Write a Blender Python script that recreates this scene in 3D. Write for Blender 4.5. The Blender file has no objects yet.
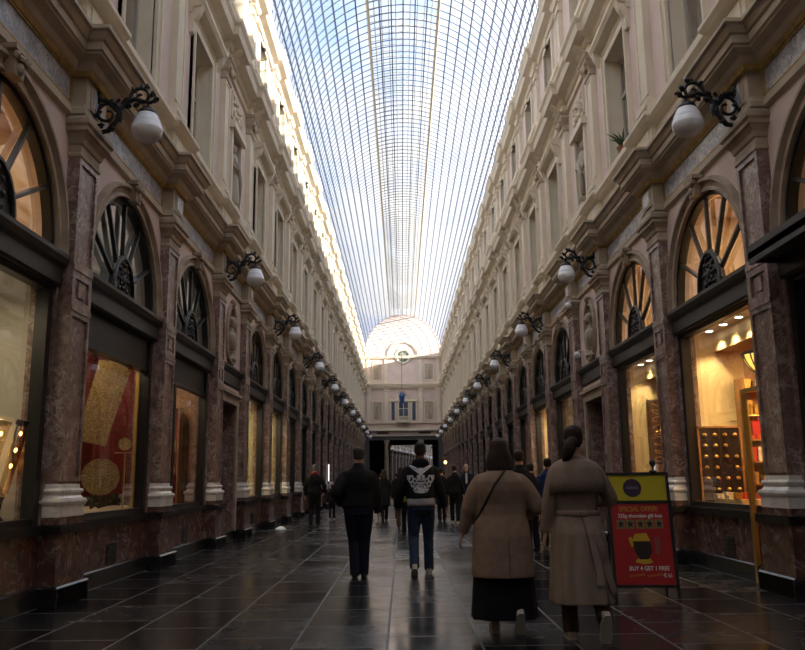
SKY=1.12; SUN=11.0; EXPO=0.5
import bpy, bmesh, math, random
from mathutils import Vector, Matrix
from mathutils.bvhtree import BVHTree
random.seed(7)
PI = math.pi
scene = bpy.context.scene
col = scene.collection

# ------------------------------------------------------------------ materials
def mat(name, base=(.5,.5,.5), rough=.6, metal=0.0, emis=None, estr=0.0, noise=None, bump=0.0, bscale=30.0, spec=None):
    """noise = (scale, other colour, contrast lo, hi)"""
    m = bpy.data.materials.new(name); m.use_nodes = True
    nt = m.node_tree; b = nt.nodes['Principled BSDF']
    b.inputs['Base Color'].default_value = (*base, 1); b.inputs['Roughness'].default_value = rough
    b.inputs['Metallic'].default_value = metal
    if spec is not None: b.inputs['Specular IOR Level'].default_value = spec
    if emis:
        b.inputs['Emission Color'].default_value = (*emis, 1); b.inputs['Emission Strength'].default_value = estr
    if noise or bump:
        g = nt.nodes.new('ShaderNodeNewGeometry')
    if noise:
        n = nt.nodes.new('ShaderNodeTexNoise'); n.inputs['Scale'].default_value = noise[0]; n.inputs['Detail'].default_value = 6
        nt.links.new(g.outputs['Position'], n.inputs['Vector'])
        r = nt.nodes.new('ShaderNodeValToRGB')
        r.color_ramp.elements[0].position = noise[2]; r.color_ramp.elements[0].color = (*base, 1)
        r.color_ramp.elements[1].position = noise[3]; r.color_ramp.elements[1].color = (*noise[1], 1)
        nt.links.new(n.outputs['Fac'], r.inputs['Fac']); nt.links.new(r.outputs['Color'], b.inputs['Base Color'])
    if bump:
        n2 = nt.nodes.new('ShaderNodeTexNoise'); n2.inputs['Scale'].default_value = bscale; n2.inputs['Detail'].default_value = 4
        nt.links.new(g.outputs['Position'], n2.inputs['Vector'])
        bp = nt.nodes.new('ShaderNodeBump'); bp.inputs['Strength'].default_value = bump; bp.inputs['Distance'].default_value = .02
        nt.links.new(n2.outputs['Fac'], bp.inputs['Height']); nt.links.new(bp.outputs['Normal'], b.inputs['Normal'])
    return m

def marble(name, dark, mid, vein, scale=2.0, vthick=.06, rough=.3, vscale=1.6, vamt=1.0):
    m = bpy.data.materials.new(name); m.use_nodes = True
    nt = m.node_tree; b = nt.nodes['Principled BSDF']; L = nt.links.new
    g = nt.nodes.new('ShaderNodeNewGeometry')
    n = nt.nodes.new('ShaderNodeTexNoise'); n.inputs['Scale'].default_value = scale; n.inputs['Detail'].default_value = 8; n.inputs['Roughness'].default_value = .65; n.inputs['Distortion'].default_value = .8
    L(g.outputs['Position'], n.inputs['Vector'])
    r = nt.nodes.new('ShaderNodeValToRGB'); r.color_ramp.elements[0].position = .35; r.color_ramp.elements[0].color = (*dark, 1)
    r.color_ramp.elements[1].position = .65; r.color_ramp.elements[1].color = (*mid, 1)
    L(n.outputs['Fac'], r.inputs['Fac'])
    # veins: narrow band of a warped noise
    n2 = nt.nodes.new('ShaderNodeTexNoise'); n2.inputs['Scale'].default_value = vscale; n2.inputs['Detail'].default_value = 5; n2.inputs['Distortion'].default_value = 2.2
    L(g.outputs['Position'], n2.inputs['Vector'])
    s = nt.nodes.new('ShaderNodeMath'); s.operation = 'SUBTRACT'; s.inputs[1].default_value = .5; L(n2.outputs['Fac'], s.inputs[0])
    a = nt.nodes.new('ShaderNodeMath'); a.operation = 'ABSOLUTE'; L(s.outputs[0], a.inputs[0])
    mr = nt.nodes.new('ShaderNodeMapRange'); mr.inputs['From Min'].default_value = 0; mr.inputs['From Max'].default_value = vthick
    mr.inputs['To Min'].default_value = vamt; mr.inputs['To Max'].default_value = 0; L(a.outputs[0], mr.inputs['Value'])
    n3 = nt.nodes.new('ShaderNodeTexNoise'); n3.inputs['Scale'].default_value = 5; L(g.outputs['Position'], n3.inputs['Vector'])
    mr3 = nt.nodes.new('ShaderNodeMapRange'); mr3.inputs['From Min'].default_value = .42; mr3.inputs['From Max'].default_value = .62; L(n3.outputs['Fac'], mr3.inputs['Value'])
    mu = nt.nodes.new('ShaderNodeMath'); mu.operation = 'MULTIPLY'; L(mr.outputs[0], mu.inputs[0]); L(mr3.outputs[0], mu.inputs[1])
    mx = nt.nodes.new('ShaderNodeMix'); mx.data_type = 'RGBA'; L(mu.outputs[0], mx.inputs['Factor']); L(r.outputs['Color'], mx.inputs['A']); mx.inputs['B'].default_value = (*vein, 1)
    L(mx.outputs['Result'], b.inputs['Base Color']); b.inputs['Roughness'].default_value = rough
    return m

def glassmat(name, refl=.9, tint=(.92,.95,.95), base=.04, rough=.02, haze=0.0):
    m = bpy.data.materials.new(name); m.use_nodes = True
    nt = m.node_tree; nt.nodes.clear(); L = nt.links.new
    out = nt.nodes.new('ShaderNodeOutputMaterial'); t = nt.nodes.new('ShaderNodeBsdfTransparent'); t.inputs['Color'].default_value = (*tint, 1)
    gl = nt.nodes.new('ShaderNodeBsdfGlossy'); gl.inputs['Roughness'].default_value = rough
    fr0 = nt.nodes.new('ShaderNodeLayerWeight'); fr0.inputs['Blend'].default_value=.5; fr = nt.nodes.new('ShaderNodeMath'); fr.operation='POWER'; fr.inputs[1].default_value=3.2; L(fr0.outputs['Facing'],fr.inputs[0])
    mm = nt.nodes.new('ShaderNodeMath'); mm.operation = 'MULTIPLY_ADD'; mm.inputs[1].default_value = refl; mm.inputs[2].default_value = base; L(fr.outputs[0], mm.inputs[0])
    mx = nt.nodes.new('ShaderNodeMixShader'); L(mm.outputs[0], mx.inputs[0]); L(t.outputs[0], mx.inputs[1]); L(gl.outputs[0], mx.inputs[2])
    res = mx
    if haze:
        tr = nt.nodes.new('ShaderNodeBsdfTranslucent'); tr.inputs['Color'].default_value = (.9,.93,.95,1)
        m2 = nt.nodes.new('ShaderNodeMixShader'); m2.inputs[0].default_value = haze; L(mx.outputs[0], m2.inputs[1]); L(tr.outputs[0], m2.inputs[2]); res = m2
    L(res.outputs[0], out.inputs['Surface'])
    return m

M = {}
M['pink']    = mat('pink_stucco', (.74,.60,.545), .8, noise=(1.5,(.66,.53,.475),.35,.7), bump=.05)
M['cream']   = mat('cream_stone', (.80,.72,.58), .75, noise=(2.5,(.70,.62,.48),.35,.75), bump=.06)
M['trim']    = mat('tan_moulding', (.54,.45,.34), .7, noise=(3,(.40,.33,.24),.35,.75), bump=.06)
M['cap']     = mat('capital_stone', (.46,.37,.28), .7, noise=(4,(.30,.235,.17),.35,.7), bump=.1)
M['gold']    = mat('gilded_fillet', (.52,.36,.12), .45, noise=(8,(.32,.21,.08),.35,.7), metal=.3)
M['shaft']   = marble('red_grey_marble', (.11,.06,.048), (.31,.20,.17), (.58,.49,.45), 8, .08, .33, 4.5, .8)
M['plinth']  = marble('dark_red_marble', (.065,.030,.024), (.15,.072,.056), (.30,.25,.22), 4, .045, .22, 2.2, .9)
M['black']   = marble('black_stone', (.008,.008,.009), (.02,.019,.02), (.05,.05,.05), 6, .03, .25, 3, .4)
M['base']    = marble('white_marble', (.66,.62,.58), (.82,.78,.74), (.34,.31,.3), 3, .05, .22, 3, .5)
M['frieze']  = marble('blue_grey_marble', (.15,.16,.22), (.46,.48,.55), (.74,.74,.76), 9, .09, .35, 6, .8)
M['frame']   = mat('black_painted_frame', (.012,.012,.013), .35)
M['beam']    = mat('dark_grey_beam', (.022,.022,.024), .45, noise=(6,(.014,.014,.015),.3,.7))
M['iron']    = mat('black_wrought_iron', (.006,.007,.009), .35, bump=.4, bscale=60)
M['opal']    = mat('opal_glass', (.86,.87,.90), .25, noise=(9,(.74,.76,.80),.4,.7))
M['glass']   = glassmat('shop_glass', base=.09)
M['fanglass']= glassmat('fanlight_glass', refl=.6, base=.40, rough=.04)
M['upglass'] = glassmat('upper_window_glass', refl=1.2, base=.10)
M['roofglass'] = glassmat('roof_glass', refl=.5, base=.0, tint=(.95,.97,1.0), rough=.15, haze=.10)
M['roofbar'] = mat('painted_iron_bar', (.10,.13,.20), .55)
M['roofcream'] = mat('cream_iron_rib', (.62,.55,.40), .5)
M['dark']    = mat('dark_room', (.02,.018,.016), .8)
M['sash']    = mat('cream_sash', (.48,.44,.36), .5)
M['curtain'] = mat('pale_curtain', (.33,.32,.28), .8)
M['statue']  = mat('grey_stone_statue', (.42,.36,.29), .7, bump=.5, bscale=25)
M['ceil']    = mat('cream_panel', (.72,.55,.30), .6)
M['room_pale'] = mat('pale_shop_wall', (.58,.56,.50), .7)
M['room_cream'] = mat('cream_shop_wall', (.80,.62,.33), .6)
M['room_wood'] = mat('orange_wood', (.42,.20,.065), .4, noise=(5,(.28,.12,.04),.35,.7))
M['room_red'] = mat('dark_red_velvet', (.26,.028,.022), .8, noise=(6,(.17,.014,.012),.35,.7))
M['room_green'] = mat('pale_green_drape', (.50,.52,.26), .7)
M['wallpaper'] = mat('warm_wallpaper', (.60,.42,.24), .7, noise=(3,(.50,.33,.18),.4,.6))

# ------------------------------------------------------------------ mesh helper
class MB:
    def __init__(s): s.v=[]; s.f=[]; s.m=[]
    def add(s, verts, faces, mi=0):
        o=len(s.v); s.v+= [tuple(p) for p in verts]; s.f += [tuple(o+i for i in f) for f in faces]; s.m += [mi]*len(faces); return s
    def box(s, a, b, mi=0):
        x0,y0,z0=a; x1,y1,z1=b
        if x0>x1:x0,x1=x1,x0
        if y0>y1:y0,y1=y1,y0
        if z0>z1:z0,z1=z1,z0
        v=[(x0,y0,z0),(x1,y0,z0),(x1,y1,z0),(x0,y1,z0),(x0,y0,z1),(x1,y0,z1),(x1,y1,z1),(x0,y1,z1)]
        return s.add(v,[(0,3,2,1),(4,5,6,7),(0,1,5,4),(1,2,6,5),(2,3,7,6),(3,0,4,7)],mi)
    def quad(s,a,b,c,d,mi=0): return s.add([a,b,c,d],[(0,1,2,3)],mi)
    def rings(s, rings, closed=True, cap=True, mi=0):
        n=len(rings[0]); o=len(s.v)
        for r in rings: s.v+=[tuple(p) for p in r]
        for i in range(len(rings)-1):
            for j in range(n if closed else n-1):
                k=(j+1)%n
                s.f.append((o+i*n+j,o+i*n+k,o+(i+1)*n+k,o+(i+1)*n+j)); s.m.append(mi)
        if cap and closed:
            s.f.append(tuple(o+j for j in reversed(range(n)))); s.m.append(mi)
            s.f.append(tuple(o+(len(rings)-1)*n+j for j in range(n))); s.m.append(mi)
        return s
    def tube(s, pts, rad, n=8, mi=0, cap=True):
        pts=[Vector(p) for p in pts]; rr = rad if isinstance(rad,(list,tuple)) else [rad]*len(pts)
        up=None; R=[]
        for i,p in enumerate(pts):
            t=(pts[min(i+1,len(pts)-1)]-pts[max(i-1,0)])
            if t.length<1e-9: t=Vector((0,0,1))
            t.normalize()
            if up is None:
                up = Vector((0,0,1)) if abs(t.z)<.9 else Vector((1,0,0))
            a=t.cross(up)
            if a.length<1e-5: a=t.cross(Vector((1,.3,0)))
            a.normalize(); b=a.cross(t).normalized(); up=b
            R.append([p+(a*math.cos(2*PI*k/n)+b*math.sin(2*PI*k/n))*rr[i] for k in range(n)])
        return s.rings(R,mi=mi,cap=cap)
    def lathe(s, prof, c=(0,0,0), n=24, mi=0, sx=1, sy=1):
        R=[[ (c[0]+r*sx*math.cos(2*PI*k/n), c[1]+r*sy*math.sin(2*PI*k/n), c[2]+z) for k in range(n)] for r,z in prof]
        return s.rings(R,mi=mi)
    def ell(s, c, r, nu=12, nv=8, mi=0, rot=None):
        R=[]
        for i in range(1,nv):
            th=PI*i/nv
            ring=[]
            for k in range(nu):
                p=Vector((r[0]*math.sin(th)*math.cos(2*PI*k/nu), r[1]*math.sin(th)*math.sin(2*PI*k/nu), -r[2]*math.cos(th)))
                if rot is not None: p=rot@p
                ring.append(p+Vector(c))
            R.append(ring)
        return s.rings(R,mi=mi)
    def ext(s, poly, fn, a, b, mi=0):
        """poly: list of 2D points; fn(p,q,t) -> 3D; extruded from t=a to t=b"""
        return s.rings([[fn(p[0],p[1],a) for p in poly],[fn(p[0],p[1],b) for p in poly]],mi=mi)
    def mesh(s,name,mats,smooth=False,fix=True):
        me=bpy.data.meshes.new(name); me.from_pydata(s.v,[],s.f)
        for m in (mats if isinstance(mats,(list,tuple)) else [mats]): me.materials.append(m)
        me.polygons.foreach_set('material_index',s.m)
        if fix:
            bm=bmesh.new(); bm.from_mesh(me); bmesh.ops.recalc_face_normals(bm,faces=bm.faces); bm.to_mesh(me); bm.free()
        if smooth:
            me.polygons.foreach_set('use_smooth',[True]*len(me.polygons))
        me.update(); return me
    def obj(s,name,mats,parent=None,smooth=False,fix=True,loc=None):
        o=bpy.data.objects.new(name,s.mesh(name,mats,smooth,fix)); col.objects.link(o)
        if parent is not None: o.parent=parent
        if loc is not None: o.location=loc
        return o

def autosmooth(o, ang=40):
    me=o.data; me.polygons.foreach_set('use_smooth',[True]*len(me.polygons))
    bm=bmesh.new(); bm.from_mesh(me)
    for e in bm.edges:
        e.smooth = (len(e.link_faces)==2 and e.calc_face_angle(0)<math.radians(ang))
    bm.to_mesh(me); bm.free(); return o
def tag(o,label=None,cat=None,group=None,kind=None):
    if label: o['label']=label
    if cat: o['category']=cat
    if group: o['group']=group
    if kind: o['kind']=kind
    return o
def empty(name,loc=(0,0,0),rz=0,parent=None):
    o=bpy.data.objects.new(name,None); col.objects.link(o); o.location=loc; o.rotation_euler=(0,0,rz); o.empty_display_size=.1
    if parent is not None: o.parent=parent
    return o
KIDS={}
def kids(o): return [c for c in col.objects if c.parent==o]
def copy_tree(o,parent=None,cache=None):
    c=o.copy(); col.objects.link(c); c.parent=parent
    if o.name not in KIDS: KIDS[o.name]=kids(o)
    for ch in KIDS[o.name]: copy_tree(ch,c)
    return c
def bake(o):
    dg=bpy.context.evaluated_depsgraph_get(); dg.update()
    me=bpy.data.meshes.new_from_object(o.evaluated_get(dg)); mats=[m for m in o.data.materials]
    o.modifiers.clear(); o.data=me
    return o

# ------------------------------------------------------------------ layout
W=4.3
P=[-2.0,1.95,5.9,9.8,13.72,17.65,20.75,24.6]+[24.6+3.73*k for k in range(1,18)]
END=88.1
NB=5   # bay index of the niche bay (P[5]..P[6])
bays=[(i,(P[i]+P[i+1])/2,(P[i+1]-P[i])/2) for i in range(len(P)-1)]
START=-8.0
def X(side,v): return side*(W-v)      # side -1 left, +1 right

# ------------------------------------------------------------------ walls
def rect_hole(mb,side,u0,u1,z0,z1,a0,a1,c0,c1,v=0,dep=.35,mi=0,rm=1):
    """wall panel u0..u1 x z0..z1 at depth v with a hole a0..a1 x c0..c1 and reveals"""
    def q(ua,ub,za,zb):
        if ub-ua>1e-4 and zb-za>1e-4: mb.quad((X(side,v),ua,za),(X(side,v),ub,za),(X(side,v),ub,zb),(X(side,v),ua,zb),mi)
    q(u0,a0,z0,z1); q(a1,u1,z0,z1); q(a0,a1,z0,c0); q(a0,a1,c1,z1)
    x0,x1=X(side,v),X(side,v-dep)
    mi=rm; mb.quad((x0,a0,c0),(x1,a0,c0),(x1,a0,c1),(x0,a0,c1),mi); mb.quad((x0,a1,c0),(x1,a1,c0),(x1,a1,c1),(x0,a1,c1),mi)
    mb.quad((x0,a0,c1),(x0,a1,c1),(x1,a1,c1),(x1,a0,c1),mi); mb.quad((x0,a0,c0),(x0,a1,c0),(x1,a1,c0),(x1,a0,c0),mi)
R_=1.46; ZS=4.03
def arch_panel(mb,side,u0,u1,uc,z0,z1,n=28,mi=0):
    x=X(side,0); xb=X(side,-.3)
    us=[uc-R_*math.cos(PI*k/n) for k in range(n+1)]; zs=[ZS+R_*math.sin(PI*k/n)*1.0 for k in range(n+1)]
    mb.quad((x,u0,z0),(x,us[0],z0),(x,us[0],z1),(x,u0,z1),mi); mb.quad((x,us[-1],z0),(x,u1,z0),(x,u1,z1),(x,us[-1],z1),mi)
    for k in range(n):
        mb.quad((x,us[k],zs[k]),(x,us[k+1],zs[k+1]),(x,us[k+1],z1),(x,us[k],z1),mi)
        mb.quad((x,us[k],zs[k]),(x,us[k+1],zs[k+1]),(xb,us[k+1],zs[k+1]),(xb,us[k],zs[k]),mi)
    for uu in (us[0],us[-1]): mb.quad((x,uu,z0),(xb,uu,z0),(xb,uu,ZS),(x,uu,ZS),mi)
for side in (-1,1):
    mb=MB()
    for i,uc,hp in bays:
        u0,u1=uc-hp,uc+hp
        if i==NB:
            rect_hole(mb,side,u0,u1,0,3.55,uc-.85,uc+.85,0,3.15,dep=.5,rm=2)
            # oval niche
            n=32; a,b,zc=.40,.62,4.78
            pts=[(uc+a*math.cos(2*PI*k/n),zc+b*math.sin(2*PI*k/n)) for k in range(n)]
            def border(p):
                dx,dz=p[0]-uc,p[1]-zc; t=min((hp/abs(dx)) if abs(dx)>1e-6 else 1e9, ((5.9-zc)/dz if dz>1e-6 else ((3.55-zc)/dz if dz<-1e-6 else 1e9)))
                return (uc+dx*t, zc+dz*t)
            bd=[border(p) for p in pts]; x=X(side,0); xb=X(side,-.25)
            for k in range(n):
                l=(k+1)%n
                mb.quad((x,*pts[k]),(x,*pts[l]),(x,*bd[l]),(x,*bd[k])); mb.quad((x,*pts[k]),(x,*pts[l]),(xb,*pts[l]),(xb,*pts[k]))
            for cu,cz in ((u0,3.55),(u1,3.55),(u0,5.9),(u1,5.9)):
                near=sorted(bd,key=lambda p:(p[0]-cu)**2+(p[1]-cz)**2)[:2]
                mb.add([(x,*near[0]),(x,*near[1]),(x,cu,cz)],[(0,1,2)])
            mb.add([(xb,*p) for p in pts],[tuple(range(n))])
            rect_hole(mb,side,u0,u1,6.8,11.0,uc-.48,uc+.48,7.75,9.75,dep=.4)
            mb.quad((X(side,-.4),uc-.48,7.75),(X(side,-.4),uc+.48,7.75),(X(side,-.4),uc+.48,9.75),(X(side,-.4),uc-.48,9.75))
            rect_hole(mb,side,u0,u1,11.6,14.4,uc-.5,uc+.5,12.75,14.05)
        else:
            arch_panel(mb,side,u0,u1,uc,3.9,5.9)
            x=X(side,0)
            for s_ in (-1,1):
                mb.box((x,uc+s_*hp,0),(X(side,-.3),uc+s_*1.57,3.9),2)
            rect_hole(mb,side,u0,u1,6.8,11.0,uc-.75,uc+.75,7.65,10.2)
            rect_hole(mb,side,u0,u1,11.6,14.4,uc-.62,uc+.62,12.7,14.1)
        mb.quad((X(side,0),u0,5.9),(X(side,0),u1,5.9),(X(side,0),u1,6.4),(X(side,0),u0,6.4),1)
    # plain run behind the camera
    mb.quad((X(side,0),START,0),(X(side,0),P[0],0),(X(side,0),P[0],14.4),(X(side,0),START,14.4),0)
    # unseen outer shell, flat roof and attic crest, added to block sun and sky leaks
    mb.quad((side*9,START,0),(side*9,END+.5,0),(side*9,END+.5,14.8),(side*9,START,14.8))
    mb.quad((X(side,-.2),START,14.8),(X(side,-.2),END,14.8),(side*9,END,14.8),(side*9,START,14.8))
    for yy in (START,END+.5): mb.quad((side*9,yy,0),(side*W,yy,0),(side*W,yy,14.8),(side*9,yy,14.8))
    o=mb.obj('wall_left' if side<0 else 'wall_right',[M['pink'],M['cream'],M['shaft']]); tag(o,kind='structure')

# ------------------------------------------------------------------ swept mouldings with breaks over the pilasters
def sweep(side,prof,B,hw,mb,mi=0,y0=START,y1=END):
    rings=[]
    def ring(u,v,du=0,dv=1,):
        return [(X(side,v+p*dv),u+p*du,z) for p,z in prof]
    rings.append(ring(y0,0))
    if B>0:
        for pc in P:
            a,b=pc-hw,pc+hw
            if b>y1-.02:
                rings+= [ring(a,0,-1),ring(a,B,-1)]; rings.append(ring(y1,B)); break
            if a<y0: continue
            rings+= [ring(a,0,-1),ring(a,B,-1),ring(b,B,1),ring(b,0,1)]
        else: rings.append(ring(y1,0))
    else: rings.append(ring(y1,0))
    mb.rings(rings,closed=False,cap=False,mi=mi)
tn=[0]
def trimobj(mb,mats,lab):
    tn[0]+=1; o=mb.obj('trim_%d'%tn[0],mats); tag(o,lab,kind='structure'); return o
STR=[(0,5.76),(.06,5.79),(.06,5.86),(.03,5.89),(.03,5.93),(0,5.93)]
COR1a=[(0,6.28),(.05,6.29),(.08,6.34)]
COR1b=[(.08,6.34),(.10,6.36),(.13,6.43),(.15,6.44),(.24,6.48),(.24,6.50),(.27,6.52),(.27,6.62),(.30,6.64),(.34,6.72),(.38,6.74),(.38,6.79),(.2,6.84),(.10,6.85)]
POD=[(.10,6.85),(.10,7.28),(.2,7.32),(.26,7.40),(.26,7.46),(.14,7.52),(0,7.54)]
COR2=[(0,10.92),(.06,10.94),(.06,11.08),(.12,11.12),(.16,11.22),(.36,11.26),(.40,11.42),(.46,11.5),(.46,11.56),(.12,11.66),(.12,12.1),(.18,12.14),(.18,12.26),(0,12.32)]
COR3=[(0,14.28),(.08,14.3),(.12,14.42),(.3,14.46),(.34,14.60),(.40,14.70),(.40,14.78),(.30,14.84),(.30,15.0),(-.1,15.0)]
for side in (-1,1):
    mb=MB(); sweep(side,STR,.16,.36,mb,0); sweep(side,COR1a,.20,.36,mb,1); sweep(side,COR1b,.20,.36,mb,0); sweep(side,POD,.10,.40,mb,2)
    trimobj(mb,[M['trim'],M['gold'],M['cream']],'moulded cornice over the shop arches')
    mb=MB(); sweep(side,COR2,.12,.36,mb,0); trimobj(mb,[M['cream']],'main cornice over the first floor windows')
    mb=MB(); sweep(side,COR3,.10,.34,mb,0); trimobj(mb,[M['cream']],'crowning cornice under the glass vault')
    mb=MB(); sweep(side,[(0,0),(.05,0),(.05,.2),(.03,.22),(0,.22)],.22,.42,mb,0,y0=START)
    o=mb.obj('baseboard_left' if side<0 else 'baseboard_right',M['black']); tag(o,kind='structure')
    # blue grey marble frieze panels with gilded edge
    mb=MB()
    for i,uc,hp in bays:
        a=hp-.42
        mb.box((X(side,-.01),uc-a,5.95),(X(side,.015),uc+a,6.26),0)
        for z0,z1 in ((5.93,5.95),(6.26,6.28)): mb.box((X(side,0),uc-a-.03,z0),(X(side,.035),uc+a+.03,z1),1)
        for s_ in (-1,1): mb.box((X(side,0),uc+s_*(a+.03),5.93),(X(side,.035),uc+s_*a,6.28),1)
    trimobj(mb,[M['frieze'],M['gold']],'blue grey marble frieze with gilded edges')

# ------------------------------------------------------------------ pilasters (local: x outwards from wall plane, y along the wall)
def panel_face(mb,x,y0,y1,z0,z1,b=.06,d=.025,mi=0):
    """a face at x with a sunk panel; drawn as raised border boxes"""
    mb.box((x,y0,z0),(x+d,y0+b,z1),mi); mb.box((x,y1-b,z0),(x+d,y1,z1),mi)
    mb.box((x,y0+b,z0),(x+d,y1-b,z0+b),mi); mb.box((x,y0+b,z1-b),(x+d,y1-b,z1),mi)
def make_pilaster():
    r=empty('trim_%d'%(tn[0]+1)); tn[0]+=1
    tag(r,'marble pilaster with white base and moulded capital between two shopfronts',kind='structure',group='marble pilasters along the arcade')
    h=.42
    mb=MB(); mb.box((-.05,-h,0),(.22,h,.80),0); mb.box((-.05,-h+.05,.88),(.19,h-.05,.96),0); mb.box((-.05,-h-.03,.78),(.26,h+.03,.88),1); mb.box((-.05,-h-.02,0),(.27,h+.02,.2),1)
    mb.obj('pedestal',[M['plinth'],M['black']],r)
    # attic base: square plinth then two tori and a scotia
    prof=[(0,.96),(.20,.96),(.20,1.08),(.215,1.10),(.225,1.13),(.215,1.16),(.185,1.17),(.165,1.20),(.17,1.225),(.185,1.235),(.19,1.255),(.18,1.275),(.155,1.28),(.15,1.33),(0,1.33)]
    R=[]
    for p,z in prof:
        e=p-.15
        if p==0: e=0
        R.append([(0 if False else -.03,-.31-e,z),(p,-.31-e,z),(p,.31+e,z),(-.03,.31+e,z)])
    R=[R[i] for i in range(1,len(R)-1)]
    mb=MB(); mb.rings(R); mb.obj('base',[M['base']],r)
    mb=MB(); mb.box((-.05,-.30,1.33),(.13,.30,5.30))
    panel_face(mb,.13,-.30,.30,1.36,3.36); panel_face(mb,.13,-.30,.30,3.42,3.86,b=.09); panel_face(mb,.13,-.30,.30,3.92,5.26)
    mb.box((.13,-.09,3.55),(.15,.09,3.73)); mb.box((.13,-.30,3.36),(.165,.30,3.42)); mb.box((.13,-.30,3.86),(.165,.30,3.92))
    mb.obj('shaft',[M['shaft']],r)
    prof=[(.15,5.26),(.17,5.28),(.17,5.31),(.155,5.33),(.155,5.42),(.175,5.44),(.19,5.50),(.23,5.56),(.26,5.58),(.26,5.63),(.29,5.66),(.29,5.72),(.27,5.76),(.15,5.78)]
    mb=MB(); mb.rings([[(-.03,-.30-(p-.15),z),(p,-.30-(p-.15),z),(p,.30+(p-.15),z),(-.03,.30+(p-.15),z)] for p,z in prof]); mb.obj('capital',[M['cap']],r)
    mb=MB(); mb.box((-.05,-.33,5.76),(.19,.33,6.45),0); mb.box((.19,-.2,5.94),(.205,.2,6.26),0); mb.box((.205,-.15,5.98),(.215,.15,6.22),1)
    mb.obj('frieze_block',[M['trim'],M['frieze']],r)
    # first floor pilaster
    mb=MB()
    mb.box((-.05,-.38,6.9),(.22,.38,7.25)); mb.box((-.02,-.33,7.5),(.17,.33,7.74)); mb.box((-.02,-.30,7.74),(.20,.30,7.82)); mb.box((-.02,-.28,7.82),(.17,.28,7.9))
    mb.box((-.02,-.25,7.9),(.11,.25,10.45)); panel_face(mb,.11,-.25,.25,8.0,10.4,b=.05,d=.02)
    mb.obj('upper_shaft',[M['cream']],r)
    prof=[(.13,10.42),(.16,10.45),(.15,10.5),(.14,10.6),(.2,10.68),(.24,10.78),(.22,10.84),(.26,10.88),(.26,10.93)]
    mb=MB(); mb.rings([[(-.02,-.25-(p-.13),z),(p,-.25-(p-.13),z),(p,.25+(p-.13),z),(-.02,.25+(p-.13),z)] for p,z in prof])
    for s_ in (-1,1): mb.ell((.19,s_*.2,10.74),(.07,.07,.08),8,6)
    mb.ell((.2,0,10.66),(.05,.09,.1),8,6)
    mb.obj('upper_capital',[M['trim']],r)
    # bracket under main cornice, attic pilaster
    mb=MB(); mb.ext([(0,10.95),(.14,10.95),(.2,11.05),(.42,11.2),(.42,11.26),(0,11.26)],lambda a,b,t:(a,t,b),-.12,.12)
    mb.box((-.02,-.28,12.3),(.14,.28,12.55)); mb.box((-.02,-.22,12.55),(.10,.22,13.95)); panel_face(mb,.10,-.22,.22,12.6,13.9,b=.05,d=.02)
    mb.box((-.02,-.26,13.95),(.15,.26,14.02)); mb.box((-.02,-.24,14.02),(.12,.24,14.2)); mb.box((-.02,-.28,14.2),(.18,.28,14.3))
    mb.obj('attic_pilaster',[M['cream']],r)
    return r
pil=make_pilaster()
first=True
def place(o,side,u):
    o.location=(side*W,u,0); o.rotation_euler=(0,0,0 if side<0 else PI)
for side in (-1,1):
    for pc in P:
        if first: o=pil; first=False
        else:
            o=copy_tree(pil); tn[0]+=1; o.name='trim_%d'%tn[0]
        place(o,side,pc)

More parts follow.
